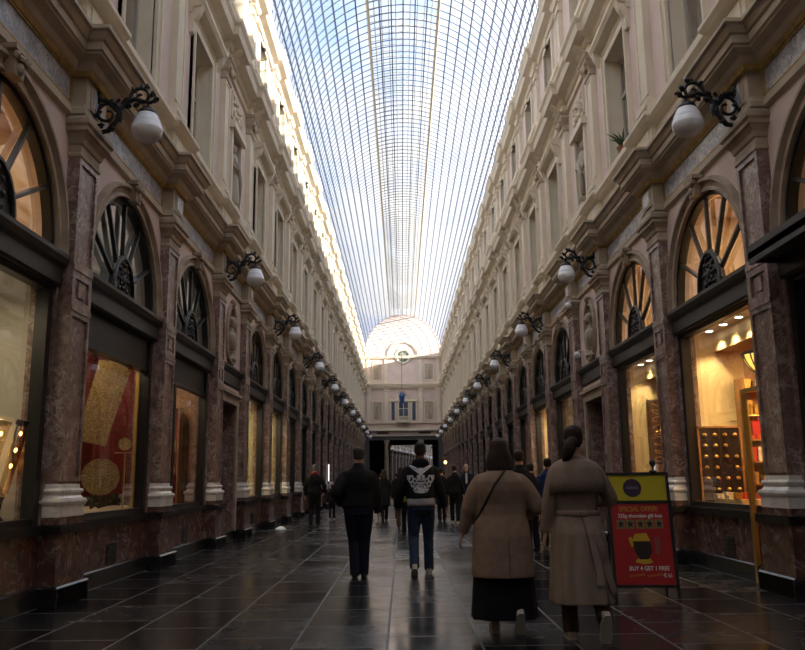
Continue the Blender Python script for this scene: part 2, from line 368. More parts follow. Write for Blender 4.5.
# ------------------------------------------------------------------ shopfronts
def fan_geometry(root,spokes=True):
    mb=MB(); n=28; r=R_
    # arched frame ring
    R=[]
    for k in range(n+1):
        th=PI*k/n; c,s_=math.cos(th),math.sin(th)
        R.append([(-.13,-(r)*c,ZS+r*s_),(-.02,-(r)*c,ZS+r*s_),(-.02,-(r-.07)*c,ZS+(r-.07)*s_),(-.13,-(r-.07)*c,ZS+(r-.07)*s_)])
    mb.rings(R)
    for d in (30,60,90,120,150):
        a=math.radians(d); c,s_=math.cos(a),math.sin(a)
        p0=Vector((-.06,-.34*c,ZS+.40*s_)); p1=Vector((-.06,-(r-.06)*c,ZS+(r-.06)*s_)); t=(p1-p0).normalized(); nn=Vector((1,0,0)); w=t.cross(nn)*.02
        mb.rings([[p+nn*.03+w,p+nn*.03-w,p-nn*.03-w,p-nn*.03+w] for p in (p0,p1)])
    fr=mb.obj('fanlight_frame',[M['frame']],root)
    # central ironwork medallion
    mb=MB(); 
    pts=[(.44*math.cos(PI*k/16),.60*math.sin(PI*k/16)) for k in range(17)]
    mb.ext([(p[0],ZS-.03+p[1]) for p in pts],lambda a,b,t:(t,a,b),-.09,-.03)
    R=[]
    for k in range(17):
        a=PI*k/16; R.append((-.02,.44*math.cos(a),ZS-.03+.60*math.sin(a)))
    mb.tube(R,.035,6)
    for k in range(9):
        a=PI*(k+.5)/9; mb.ell((-.03,.44*math.cos(a),ZS-.03+.60*math.sin(a)),(.03,.05,.05),6,5)
    for rr in (.13,.25):
        for k in range(10): 
            a=2*PI*k/10; mb.ell((-.03,rr*.8*math.cos(a),ZS+.24+rr*math.sin(a)),(.035,.04,.045),6,5)
    mb.ell((-.03,0,ZS+.24),(.05,.07,.09),8,6)
    mb.obj('medallion',[M['iron']],fr)
    mb=MB(); mb.add([(-.11,-(r-.05)*math.cos(PI*k/n),ZS-.05+(r-.05)*math.sin(PI*k/n)) for k in range(n+1)],[tuple(range(n+1))])
    mb.obj('fanlight_glass',[M['fanglass']],root,fix=False)
    # archivolt with keystone and imposts
    mb=MB(); R=[]
    for k in range(-1,n+2):
        th=PI*min(max(k,0),n)/n; c,s_=math.cos(th),math.sin(th); dz=0 if 0<=k<=n else -.12
        R.append([(x,-(r+q)*c,ZS+(r+q)*s_+dz) for x,q in ((-.02,0),(.05,0),(.05,.03),(.03,.05),(.03,.11),(.06,.13),(.09,.145),(.09,.19),(-.02,.21))])
    mb.rings(R)
    mb.ext([(-.10,5.46),(.10,5.46),(.14,5.72),(-.14,5.72)],lambda a,b,t:(t,a,b),0,.14)
    mb.ell((.13,0,5.65),(.08,.10,.06),8,6); mb.ell((.13,0,5.55),(.06,.06,.08),8,6); mb.box((0,-.18,5.70),(.18,.18,5.76))
    for s_ in (-1,1): mb.ell((.15,s_*.11,5.66),(.05,.05,.05),8,6)
    mb.obj('arch_moulding',[M['cap']],root)
def make_shopfront(gtop,mull=None,door=None,vent=True,blind=True):
    """gtop = top of the display glass; mull = y of a vertical post; door = (y0,y1) opening down to the floor"""
    r=empty('window_0'); tag(r,kind='structure')
    fan_geometry(r)
    h=1.57
    # transom beam
    mb=MB()
    mb.ext([(-.3,3.62),(.02,3.62),(.04,3.65),(.04,3.84),(.09,3.88),(.12,3.95),(.12,4.0),(.0,4.03),(-.3,4.03)],lambda a,b,t:(a,t,b),-1.62,1.62)
    mb.box((-.1,-1.62,3.60),(-.02,1.62,3.63))
    mb.obj('transom',[M['beam']],r)
    segs=[(-h,h)]
    if door: segs=[(-h,door[0]),(door[1],h)]
    segs=[s for s in segs if s[1]-s[0]>.3]
    # marble bulkhead with sill
    mb=MB(); 
    for a,b in segs:
        mb.box((-.25,a,0),(.0,b,.78),0); mb.box((-.28,a,.78),(.07,b,.88),1); mb.box((0,a,0),(.055,b,.205),1)
    mb.obj('bulkhead',[M['plinth'],M['black']],r)
    if vent:
        mb=MB(); mb.box((-.01,-.17,.24),(.012,.17,.52))
        for k in range(4): mb.box((.012,-.16,.27+k*.06),(.025,.16,.30+k*.06))
        mb.obj('vent',[M['frame']],r)
    mb=MB(); x0,x1=-.18,-.06
    for a,b in segs:
        mb.box((x0,a,.88),(x1,b,.95)); mb.box((x0,a,gtop),(x1,b,gtop+.06))
        mb.box((x0,a,.88),(x1+.03,a+.12,3.62))
        if not(door and b==door[0]): mb.box((x0,b-.12,.88),(x1+.03,b,3.62))
        if mull: mb.box((x0,mull-.05,.88),(x1,mull+.05,gtop))
    if door:
        mb.box((x0,door[0],gtop),(x1,door[1],gtop+.06)); mb.box((x0,door[1]-.02,0),(x1,door[1]+.02,3.6))
    mb.obj('frame',[M['frame']],r)
    if gtop<3.4:
        mb=MB(); mb.box((-.14,-h+.1,gtop+.05),(-.08,h-.1,3.62)); mb.obj('shutter_box',[M['beam']],r)
    mb=MB()
    for a,b in segs: mb.quad((-.12,a+.12,.92),(-.12,b-.12,.92),(-.12,b-.12,gtop+.03),(-.12,a+.12,gtop+.03))
    if door: mb.quad((-.12,door[0]-.12,2.5),(-.12,door[1],2.5),(-.12,door[1],gtop+.03),(-.12,door[0]-.12,gtop+.03))
    mb.obj('glass',[M['glass']],r,fix=False)
    return r
SF={'tall':make_shopfront(3.56),'low':make_shopfront(3.10),'mull':make_shopfront(3.10,mull=-.75)}
# shop door bay seen at the right: display window plus narrow open doorway with brass frame
SF['door']=make_shopfront(3.56,door=(.90,1.57),vent=True)
wn=[0]
usedproto=set()
def put(kind,side,u):
    proto=SF[kind]
    if kind in usedproto: o=copy_tree(proto)
    else: o=proto; usedproto.add(kind)
    wn[0]+=1; o.name='window_%d'%wn[0]; place(o,side,u); return o
def make_upper():
    r=empty('window_up'); tag(r,kind='structure')
    mb=MB()
    def frame(hw,z0,z1,b,mb=mb,v=.06):
        mb.box((-.02,-hw-b,z0),(v,-hw,z1+b)); mb.box((-.02,hw,z0),(v,hw+b,z1+b)); mb.box((-.02,-hw,z1),(v,hw,z1+b))
        mb.box((-.02,-hw-b,z0),(v*1.7,-hw-b+.05,z1+b)); mb.box((-.02,hw+b-.05,z0),(v*1.7,hw+b,z1+b))
    frame(.75,7.55,10.2,.16)
    # sill, hood on consoles, raised centre
    mb.box((-.3,-.95,7.54),(.16,.95,7.66))
    mb.ext([(0,10.36),(.06,10.38),(.08,10.48),(.24,10.52),(.30,10.60),(.30,10.66),(0,10.72)],lambda a,b,t:(a,t,b),-1.12,1.12)
    mb.ext([(-.6,10.68),(.6,10.68),(.35,10.84),(-.35,10.84)],lambda a,b,t:(t,a,b),0,.16)
    for s_ in (-1,1): mb.ext([(0,9.95),(.07,9.97),(.1,10.1),(.08,10.2),(.2,10.36),(.26,10.52),(0,10.52)],lambda a,b,t:(a,t,b),s_*1.0-.08,s_*1.0+.08)
    mb.obj('surround',[M['cream']],r)
    mb=MB()
    x0,x1=-.32,-.26
    for a,b in ((-.75,-.69),(.69,.75),(-.03,.03)): mb.box((x0,a,7.65),(x1,b,10.2))
    for a,b in ((7.65,7.75),(10.1,10.2),(9.3,9.38)): mb.box((x0,-.75,a),(x1,.75,b))
    mb.obj('sash',[M['sash']],r)
    mb=MB(); mb.quad((-.29,-.72,7.68),(-.29,.72,7.68),(-.29,.72,10.17),(-.29,-.72,10.17)); mb.obj('glass',[M['upglass']],r,fix=False)
    # curtains inside
    mb=MB()
    for s_ in (-1,1):
        pts=[]; 
        for k in range(13): pts.append((-.5+.035*math.sin(k*1.9),s_*(.74-.035*k)))
        mb.rings([[(p[0],p[1],7.66) for p in pts],[(p[0],p[1],10.2) for p in pts]],closed=False,cap=False)
    mb.obj('curtain',[M['curtain']],r)
    return r
def make_attic():
    r=empty('window_at'); tag(r,kind='structure')
    mb=MB(); 
    for s_ in (-1,1): mb.box((-.02,s_*.62,12.6),(.06,s_*.76,14.22))
    mb.box((-.02,-.62,14.1),(.06,.62,14.24)); mb.box((-.3,-.82,12.58),(.12,.82,12.7)); mb.box((-.02,-.12,14.1),(.12,.12,14.3))
    mb.obj('surround',[M['cream']],r)
    mb=MB(); x0,x1=-.32,-.26
    for a,b in ((-.62,-.56),(.56,.62),(-.03,.03)): mb.box((x0,a,12.7),(x1,b,14.1))
    for a,b in ((12.7,12.78),(14.02,14.1)): mb.box((x0,-.62,a),(x1,.62,b))
    mb.obj('sash',[M['sash']],r)
    mb=MB(); mb.quad((-.29,-.6,12.7),(-.29,.6,12.7),(-.29,.6,14.1),(-.29,-.6,14.1)); mb.obj('glass',[M['upglass']],r,fix=False)
    return r
SF['upper']=make_upper(); SF['attic']=make_attic()
for side in (-1,1):
    for i,uc,hp in bays:
        if i!=NB:
            k='tall' if side>0 else 'low'
            if side>0 and i==3: k='door'
            if side<0 and i==2: k='tall'
            if side<0 and i==4: k='mull'
            if i>=6: k='tall'
            # local y of right side is flipped (rotated half a turn)
            put(k,side,uc); put('upper',side,uc); put('attic',side,uc)

# niche bays: doorway, oval niche bust, statue
M['door']=mat('dark_green_door',(.012,.015,.014),.35)
def rock(mb,c,r,seed,n=10):
    mb.ell(c,r,n,7)
for side in (-1,1):
    i,uc,hp=bays[NB]
    r=empty('door_%d'%(1 if side<0 else 2)); tag(r,kind='structure')
    mb=MB(); mb.box((-.5,-.85,0),(-.44,.85,3.15),0); 
    for a in (-.72,.06): 
        for z0,z1 in ((.2,1.1),(1.2,2.4)): panel_face(mb,-.44,a,a+.66,z0,z1,b=.05,d=.02)
    mb.box((-.45,-.85,2.5),(-.38,.85,2.58)); mb.obj('leaf',[M['door']],r)
    mb=MB(); mb.ell((-.36,.1,1.1),(.03,.03,.03),8,6); mb.obj('handle',[M['gold']],r)
    mb=MB(); 
    for s_ in (-1,1): mb.box((-.02,s_*.85,0),(.05,s_*1.05,3.15))
    mb.box((-.02,-1.05,3.15),(.06,1.05,3.35)); mb.box((-.02,-1.1,3.35),(.12,1.1,3.42)); mb.obj('surround',[M['cap']],r)
    mb=MB(); mb.ext([(-.02,3.56),(.02,3.56),(.04,3.6),(.04,3.84),(.09,3.88),(.12,3.95),(.12,4.0),(.0,4.03),(-.02,4.03)],lambda a,b,t:(a,t,b),-1.22,1.22)
    mb.obj('transom',[M['beam']],r)
    place(r,side,uc)
    # oval frame
    tn[0]+=1; mb=MB(); R=[]
    for k in range(33):
        a=2*PI*k/32; R.append([(x,(.40+q)*math.cos(a),4.78+(.62+q)*math.sin(a)) for x,q in ((-.02,0),(.06,0),(.04,.05),(.08,.09),(.06,.13),(-.02,.14))])
    mb.rings(R,cap=False); 
    for k in range(9): mb.ell((.06,-.28+.07*k,4.05+.03*abs(k-4)),(.05,.06,.05),7,5)
    mb.ell((.07,0,5.55),(.07,.16,.09),8,6)
    o=mb.obj('trim_%d'%tn[0],[M['cap']]); tag(o,'oval stone frame of the bust niche',kind='structure'); place(o,side,uc)
    # relief panel above the statue niche, frame
    tn[0]+=1; mb=MB(); mb.box((-.02,-.62,7.6),(.06,-.48,9.9)); mb.box((-.02,.48,7.6),(.06,.62,9.9)); mb.box((-.02,-.7,9.75),(.14,.7,9.92)); mb.box((-.35,-.7,7.58),(.2,.7,7.75))
    mb.box((-.02,-.6,10.05),(.04,.6,10.11)); mb.box((-.02,-.6,10.66),(.04,.6,10.72)); mb.box((-.02,-.62,10.05),(.04,-.56,10.72)); mb.box((-.02,.56,10.05),(.04,.62,10.72))
    rnd=random.Random(5)
    for k in range(26): mb.ell((.03,rnd.uniform(-.48,.48),rnd.uniform(10.16,10.6)),(.06,rnd.uniform(.04,.1),rnd.uniform(.04,.09)),7,5)
    o=mb.obj('trim_%d'%tn[0],[M['cream']]); tag(o,'niche frame with carved relief panel above',kind='structure'); place(o,side,uc)
    where='left' if side<0 else 'right'
    # bust
    mb=MB(); mb.ell((-.10,0,5.0),(.10,.085,.125),14,10); mb.ell((-.01,0,4.99),(.025,.02,.035),7,5); mb.ell((-.13,0,5.05),(.11,.10,.10),12,8)
    mb.rings([[(-.12+a*math.cos(2*PI*k/20),b*math.sin(2*PI*k/20),z) for k in range(20)] for z,a,b in ((4.40,.05,.06),(4.46,.09,.12),(4.58,.11,.20),(4.70,.11,.235),(4.78,.09,.19),(4.82,.055,.08),(4.92,.05,.055))])
    mb.lathe([(.12,4.2),(.12,4.25),(.06,4.29),(.05,4.36),(.09,4.40)],(-.12,0,0),14)
    mb.v=[((x+.12)*1.15+.03,y*1.15,4.78+(z-4.76)*1.12) for x,y,z in mb.v]
    o=mb.obj('bust',[M['statue']],smooth=True); place(o,side,uc)
    tag(o,'grey stone bust in the oval niche of the %s facade above the dark doorway'%where,'bust')

def make_statue():
    mb=MB()
    mb.box((-.2,-.3,7.75),(.14,.3,7.9))
    rr=[(.26,.20,7.9),(.25,.19,8.1),(.22,.17,8.4),(.2,.15,8.7),(.17,.12,8.85),(.21,.14,9.05),(.23,.13,9.2),(.15,.1,9.28),(.06,.06,9.32)]
    R=[]
    for a,b,z in rr:
        R.append([(-.06+b*math.cos(2*PI*k/24)*(1+.08*math.sin(k*2.6)*(1 if z<8.8 else .2)), a*math.sin(2*PI*k/24)*(1+.06*math.cos(k*3)*(1 if z<8.8 else .1)), z) for k in range(24)])
    mb.rings(R)
    mb.ell((-.05,0,9.45),(.09,.085,.12)); mb.ell((.04,0,9.44),(.02,.02,.03),6,5); mb.ell((-.08,0,9.5),(.1,.1,.1))
    mb.tube([(-.05,-.2,9.2),(0,-.3,8.95),(.1,-.16,8.85)],[.06,.05,.04],8); mb.ell((.12,-.13,8.86),(.04,.05,.03),7,5)
    mb.tube([(-.05,.2,9.2),(0,.31,8.95),(.08,.3,8.7)],[.06,.05,.035],8); mb.ell((.09,.3,8.64),(.03,.03,.05),7,5)
    mb.tube([(.06,.24,8.1),(.1,.2,8.6),(.1,.0,8.9),(.02,-.2,9.15)],[.05,.06,.06,.04],8)
    return mb
for side in (-1,1):
    i,uc,hp=bays[NB]; where='left' if side<0 else 'right'
    o=make_statue().obj('statue',[M['statue']],smooth=True); place(o,side,uc)
    tag(o,'draped stone statue standing in the first-floor niche of the %s facade'%where,'statue')

# ------------------------------------------------------------------ floor
def floor_material():
    m=bpy.data.materials.new('dark_slate_tiles'); m.use_nodes=True; nt=m.node_tree; b=nt.nodes['Principled BSDF']; L=nt.links.new
    g=nt.nodes.new('ShaderNodeNewGeometry'); mp=nt.nodes.new('ShaderNodeMapping'); L(g.outputs['Position'],mp.inputs['Vector'])
    mp.inputs['Rotation'].default_value=(0,0,PI/2); mp.inputs['Location'].default_value=(.0,.385,0)
    br=nt.nodes.new('ShaderNodeTexBrick'); L(mp.outputs[0],br.inputs['Vector'])
    br.inputs['Scale'].default_value=1; br.inputs['Brick Width'].default_value=1.0; br.inputs['Row Height'].default_value=.77; br.inputs['Mortar Size'].default_value=.012; br.inputs['Mortar Smooth'].default_value=.3
    br.inputs['Color1'].default_value=(.006,.006,.008,1); br.inputs['Color2'].default_value=(.016,.016,.019,1); br.inputs['Mortar'].default_value=(.10,.096,.092,1); br.offset=.45; b.inputs['Specular IOR Level'].default_value=.38
    n=nt.nodes.new('ShaderNodeTexNoise'); n.inputs['Scale'].default_value=2.5; n.inputs['Detail'].default_value=8; L(g.outputs['Position'],n.inputs['Vector'])
    mx=nt.nodes.new('ShaderNodeMix'); mx.data_type='RGBA'; mx.blend_type='MULTIPLY'; mx.inputs['Factor'].default_value=.35; L(br.outputs['Color'],mx.inputs['A'])
    rr=nt.nodes.new('ShaderNodeValToRGB'); rr.color_ramp.elements[0].position=.3; rr.color_ramp.elements[0].color=(.45,.45,.45,1); rr.color_ramp.elements[1].position=.7; rr.color_ramp.elements[1].color=(1.3,1.3,1.3,1)
    L(n.outputs['Fac'],rr.inputs['Fac']); L(rr.outputs['Color'],mx.inputs['B']); L(mx.outputs['Result'],b.inputs['Base Color'])
    mr=nt.nodes.new('ShaderNodeMapRange'); mr.inputs['From Min'].default_value=.3; mr.inputs['From Max'].default_value=.7; mr.inputs['To Min'].default_value=.17; mr.inputs['To Max'].default_value=.24
    
    bw=nt.nodes.new('ShaderNodeMath'); bw.operation='MULTIPLY_ADD'; bw.inputs[1].default_value=9.0; bw.inputs[2].default_value=.12; L(br.outputs['Color'],bw.inputs[0])
    ad2=nt.nodes.new('ShaderNodeMath'); ad2.operation='MINIMUM'; ad2.inputs[1].default_value=.5; L(bw.outputs[0],ad2.inputs[0])
    L(n.outputs['Fac'],mr.inputs['Value']); mr.inputs['To Min'].default_value=-.03; mr.inputs['To Max'].default_value=.05
    ad3=nt.nodes.new('ShaderNodeMath'); ad3.operation='ADD'; L(ad2.outputs[0],ad3.inputs[0]); L(mr.outputs[0],ad3.inputs[1]); L(ad3.outputs[0],b.inputs['Roughness'])
    # each slab very slightly tilted / uneven
    ad=nt.nodes.new('ShaderNodeMath'); ad.operation='MULTIPLY_ADD'; ad.inputs[1].default_value=-.6; 
    n4=nt.nodes.new('ShaderNodeTexNoise'); n4.inputs['Scale'].default_value=7; L(g.outputs['Position'],n4.inputs['Vector'])
    L(br.outputs['Fac'],ad.inputs[0]); L(n4.outputs['Fac'],ad.inputs[2])
    bp=nt.nodes.new('ShaderNodeBump'); bp.inputs['Strength'].default_value=.06; bp.inputs['Distance'].default_value=.006; L(ad.outputs[0],bp.inputs['Height']); L(bp.outputs['Normal'],b.inputs['Normal'])
    return m
M['floor']=floor_material()
mb=MB(); mb.quad((-9.2,START-4,0),(9.2,START-4,0),(9.2,140,0),(-9.2,140,0)); o=mb.obj('floor',[M['floor']]); tag(o,kind='structure')

# ------------------------------------------------------------------ glass vault
VX,VZ,VR=4.12,14.95,4.25
def vault(t,add=0.0):   # t in 0..PI
    return (-(VX+add)*math.cos(t), VZ+(VR+add)*math.sin(t))
def bar(mb,p0,p1,w,h,nrm,mi=0):
    p0=Vector(p0);p1=Vector(p1);t=(p1-p0).normalized();n=Vector(nrm).normalized();s_=t.cross(n).normalized()
    mb.rings([[p+s_*w+n*h,p-s_*w+n*h,p-s_*w-n*h,p+s_*w-n*h] for p in (p0,p1)],cap=False,mi=mi)
Y0,Y1=START,END
NS=28
mb=MB()
for k in range(1,NS):
    t=PI*k/NS; x,z=vault(t); n=(-math.cos(t),0,math.sin(t)); big=k in (11,17)
    bar(mb,(x,Y0,z),(x,Y1,z),.05 if big else .022,.06 if big else .03,n,1 if big else 0)
o1=mb.obj('glazing_bars',[M['roofbar'],M['roofcream']])
mb=MB()
ny=int((Y1-Y0)/.5)
for j in range(ny+1):
    y=Y0+j*.5
    R=[]; w=.016
    for k in range(NS+1):
        t=PI*k/NS; x,z=vault(t); n=Vector((-math.cos(t),0,math.sin(t)))
        c=Vector((x,y,z)); R.append([c+n*.015+Vector((0,w,0)),c+n*.012-Vector((0,w,0)),c-n*.012-Vector((0,w,0)),c-n*.012+Vector((0,w,0))])
    mb.rings(R,cap=False)
o2=mb.obj('glazing_cross_bars',[M['roofbar']])
# raised ridge lantern
mb=MB(); 
lx=[-1.45+.29*k for k in range(11)]
def lz(x): return VZ+VR+.75-.10*x*x
for x in lx: bar(mb,(x,Y0,lz(x)),(x,Y1,lz(x)),.02,.03,(0,0,1),0)
for j in range(ny+1):
    y=Y0+j*.5+.2
    R=[]
    for x in lx: R.append([(x,y-.012,lz(x)-.012),(x,y+.012,lz(x)-.012),(x,y+.012,lz(x)+.012),(x,y-.012,lz(x)+.012)])
    mb.rings(R,cap=False)
o4=mb.obj('ridge_lantern',[M['roofcream']])
mb=MB(); R=[]
for y in (Y0,Y1): R.append([(vault(PI*k/NS,.03)[0],y,vault(PI*k/NS,.03)[1]) for k in range(NS+1)])
mb.rings(R,closed=False,cap=False); o5=mb.obj('glazing',[M['roofglass']],fix=False)
r=empty('ceiling',(0,0,0)); tag(r,kind='structure')
for o in (o1,o2,o4,o5): o.parent=r

# south closing wall, behind the camera
mb=MB(); mb.quad((-9,START,0),(9,START,0),(9,START,15),(-9,START,15)); n=24
mb.add([(vault(PI*k/n)[0],START,vault(PI*k/n)[1]) for k in range(n+1)],[tuple(range(n+1))])
o=mb.obj('wall_south',[M['cream']],fix=False); tag(o,kind='structure')
# ------------------------------------------------------------------ far end wall
mb=MB(); n=32
# gable and wall: outline polygon with the vault curve on top
pts=[(-W,6.0),(W,6.0),(W,VZ)]+[(vault(PI*(n-k)/n,.05)[0],vault(PI*(n-k)/n,.05)[1]) for k in range(n+1)]+[(-W,VZ)]
mb.ext(pts,lambda a,b,t:(a,t,b),END,END+.4,0)
yf=END
def fb(x0,x1,z0,z1,d,mi=1): mb.box((x0,yf-d,z0),(x1,yf,z1),mi)
fb(-W,W,6.0,6.12,.12); fb(-W,W,6.55,6.7,.45); fb(-W,W,6.7,6.85,.3); fb(-W,W,7.35,7.5,.25)
fb(-W,W,11.1,11.3,.25); fb(-W,W,11.3,11.5,.4); fb(-W,W,11.5,11.6,.5); fb(-W,W,14.35,14.5,.3); fb(-W,W,14.5,14.6,.4)
for s_ in (-1,1):
    for xx in (1.85,3.75): mb.box((s_*xx-.2,yf-.14,7.5),(s_*xx+.2,yf,11.1),1); mb.box((s_*xx-.26,yf-.2,10.8),(s_*xx+.26,yf,11.1),1); mb.box((s_*xx-.18,yf-.12,11.6),(s_*xx+.18,yf,14.35),1)
    for z0,z1 in ((7.75,9.65),(12.05,13.75)):
        for a,b,c,d in ((2.25,2.33,z0,z1),(3.22,3.3,z0,z1),(2.25,3.3,z0-.08,z0),(2.25,3.3,z1,z1+.08)): mb.box((s_*a,yf-.1,c),(s_*b,yf,d),1)
        mb.box((s_*2.33,yf-.02,z0),(s_*3.22,yf+.0,z1),2)
        rnd=random.Random(3)
        mb.ell((s_*2.78,yf-.05,z1-.45),(.12,.08,.14),8,6,3); mb.ell((s_*2.78,yf-.05,(z0+z1)/2-.1),(.2,.1,.5),8,6,3); mb.ell((s_*2.7,yf-.05,z0+.35),(.1,.08,.4),8,6,3); mb.ell((s_*2.92,yf-.05,z0+.35),(.1,.08,.35),8,6,3)
# arch over oculus
R=[]
for k in range(25):
    a=PI*k/24; R.append([(q*math.cos(a),yf-d,14.6+q*math.sin(a)) for q,d in ((1.45,0),(1.45,.15),(1.6,.2),(1.75,.15),(1.75,0))])
mb.rings(R,mi=1)
R=[]
for k in range(33):
    a=2*PI*k/32; R.append([(q*math.cos(a),yf-d,14.6+q*math.sin(a)) for q,d in ((.62,0),(.62,.12),(.75,.18),(.9,.1),(.9,0))])
mb.rings(R,cap=False,mi=1)
o=mb.obj('wall_north',[M['pink'],M['cream'],M['trim'],M['statue']]); tag(o,kind='structure')
# oculus window, triple window with balcony
M['oglass']=mat('green_grey_glass',(.10,.14,.12),.15); M['blueglass']=mat('dark_blue_glass',(.05,.07,.12),.1)
wn[0]+=1; r=empty('window_%d'%wn[0]); tag(r,kind='structure')
mb=MB(); mb.add([(.62*math.cos(2*PI*k/32),yf-.04,14.6+.62*math.sin(2*PI*k/32)) for k in range(32)],[tuple(range(32))]); mb.obj('pane',[M['oglass']],r,fix=False)
mb=MB()
for a in (0,45,90,135):
    c,s_=math.cos(math.radians(a)),math.sin(math.radians(a)); mb.tube([(-.62*c,yf-.07,14.6-.62*s_),(.62*c,yf-.07,14.6+.62*s_)],.025,6)
mb.tube([(.25*math.cos(2*PI*k/16),yf-.07,14.6+.25*math.sin(2*PI*k/16)) for k in range(17)],.025,6)
mb.obj('tracery',[M['sash']],r)
wn[0]+=1; r=empty('window_%d'%wn[0]); tag(r,kind='structure')
mb=MB()
for a,b in ((-1.32,-.92),(-.5,.5),(.92,1.32)): mb.box((a,yf-.03,7.7),(b,yf-.01,9.6))
mb.obj('pane',[M['blueglass']],r)
mb=MB()
for a,b in ((-1.42,-1.3),(-.94,-.82),(-.62,-.48),(.48,.62),(.82,.94),(1.3,1.42)): mb.box((a,yf-.16,7.5),(b,yf,9.75))
mb.box((-1.5,yf-.22,9.7),(1.5,yf,9.9)); mb.box((-.03,yf-.08,7.7),(.03,yf,9.6)); mb.box((-.5,yf-.08,8.9),(.5,yf,8.96))
R=[]
for k in range(17):
    a=PI*k/16; R.append([(q*math.cos(a),yf-d,9.9+q*math.sin(a)) for q,d in ((.55,0),(.55,.1),(.7,.16),(.7,0))])
mb.rings(R)
mb.obj('frame',[M['cream']],r)
mb=MB(); mb.box((-.75,yf-.7,7.42),(.75,yf,7.52)); mb.box((-.75,yf-.7,8.0),(.75,yf-.62,8.08))
for k in range(13): mb.lathe([(.03,0),(.05,.12),(.03,.3),(.04,.48)],(-.7+k*.117,yf-.66,7.52),8)
for s_ in (-1,1):
    mb.box((s_*.75-.04,yf-.7,8.0),(s_*.75+.04,yf,8.08)); mb.ext([(0,7.0),(-.1,7.0),(-.6,7.42),(0,7.42)],lambda a,b,t:(t,yf+a,b),s_*.5-.08,s_*.5+.08)
mb.obj('balcony',[M['cream']],r)
# shop name boards on the lintel band : illegible at this distance, plain dark strips with a round lamp each
for s_ in (-1,1):
    mb=MB(); mb.box((s_*1.6,yf-.06,6.24),(s_*2.9,yf,6.42)); o=mb.obj('name_board',[M['beam']])
    tag(o,'narrow dark name board on the lintel under the far wall, %s end'%('left' if s_<0 else 'right'),'sign')
# hanging lantern
M['bluemetal']=mat('blue_metal',(.03,.08,.25),.4)
r=empty('hanging_lantern',(-.15,84.0,0)); tag(r,'dark blue hanging lantern on a long rod in front of the far wall balcony','lantern')
mb=MB(); mb.tube([(0,0,19.0),(0,0,10.2)],.025,6); mb.obj('rod',[M['iron']],r)
mb=MB(); mb.lathe([(.02,10.3),(.12,10.2),(.28,9.95),(.3,9.85),(.22,9.2),(.1,9.05),(.02,8.9)],(0,0,0),6)
for k in range(6):
    a=2*PI*k/6; mb.tube([(.3*math.cos(a),.3*math.sin(a),9.85),(.4*math.cos(a),.4*math.sin(a),10.05),(.2*math.cos(a),.2*math.sin(a),10.35)],.02,5)
mb.obj('lantern_body',[M['bluemetal']],r)
# passage under the end wall and the further arcade beyond
M['passage']=mat('grey_passage_wall',(.10,.095,.09),.8)
mb=MB()
mb.box((-5.2,END+.4,6.0),(5.2,99.3,6.3)); mb.quad((-W,END,6.0),(W,END,6.0),(W,END+.5,6.0),(-W,END+.5,6.0)); 
for s_ in (-1,1): mb.quad((s_*4.6,END,0),(s_*4.6,99,0),(s_*4.6,99,6),(s_*4.6,END,6)); mb.box((s_*W,END,0),(s_*3.7,END+.5,6))
mb.box((-4.6,END+.02,5.6),(4.6,END+.45,6.0)); mb.box((-4.6,98.6,5.5),(4.6,99,12.5)); mb.box((-4.6,98.6,0),(-1.6,99,5.5)); mb.box((3.4,98.6,0),(4.6,99,5.5))
for k in range(7): mb.box((-4.5+.42*k,98.5,0),(-4.35+.42*k,98.6,5.2))
o=mb.obj('wall_passage',[M['passage']]); tag(o,kind='structure')
for s_ in (-1,1):
    tn[0]+=1; mb=MB(); mb.lathe([(.34,0),(.34,.25),(.27,.3),(.25,.5),(.25,2.0),(.22,5.1),(.24,5.15),(.30,5.3),(.34,5.4),(.34,5.6)],(s_*1.85,END+.25,0),20)
    o=autosmooth(mb.obj('trim_%d'%tn[0],[M['cap']])); tag(o,'round stone column under the far wall',kind='structure')
g=Matrix.Translation((.4,99,0))@Matrix.Rotation(math.radians(-9),4,'Z')
mb=MB()
for s_ in (-1,1):
    mb.box((s_*3.6,0,0),(s_*4.0,60,10),0)
    for k in range(20):
        y=1+k*2.9; mb.box((s_*3.4,y-.3,0),(s_*3.6,y+.3,5.2),1); mb.box((s_*3.62,y+.45,.9),(s_*3.57,y+2.45,4.6),2)
        mb.box((s_*3.45,y-.2,5.5),(s_*3.6,y+.2,8.6),0); mb.box((s_*3.62,y+.9,6.2),(s_*3.57,y+2.0,8.2),2)
        if k%2==0: mb.ell((s_*2.9,y,5.3),(.2,.2,.22),10,8,3); mb.tube([(s_*2.9,y,5.5),(s_*3.2,y,5.8),(s_*3.6,y,5.6)],.03,5,2)
    mb.box((s_*3.15,0,5.2),(s_*3.6,60,5.5),0); mb.box((s_*3.2,0,8.7),(s_*3.6,60,9.0),0)
mb.box((-3.6,60,0),(3.6,60.3,10),0)
me=mb.mesh('beyond',[M['statue'],M['shaft'],M['dark'],M['opal']]); o=bpy.data.objects.new('wall_beyond',me); col.objects.link(o); o.matrix_world=g; tag(o,kind='structure')

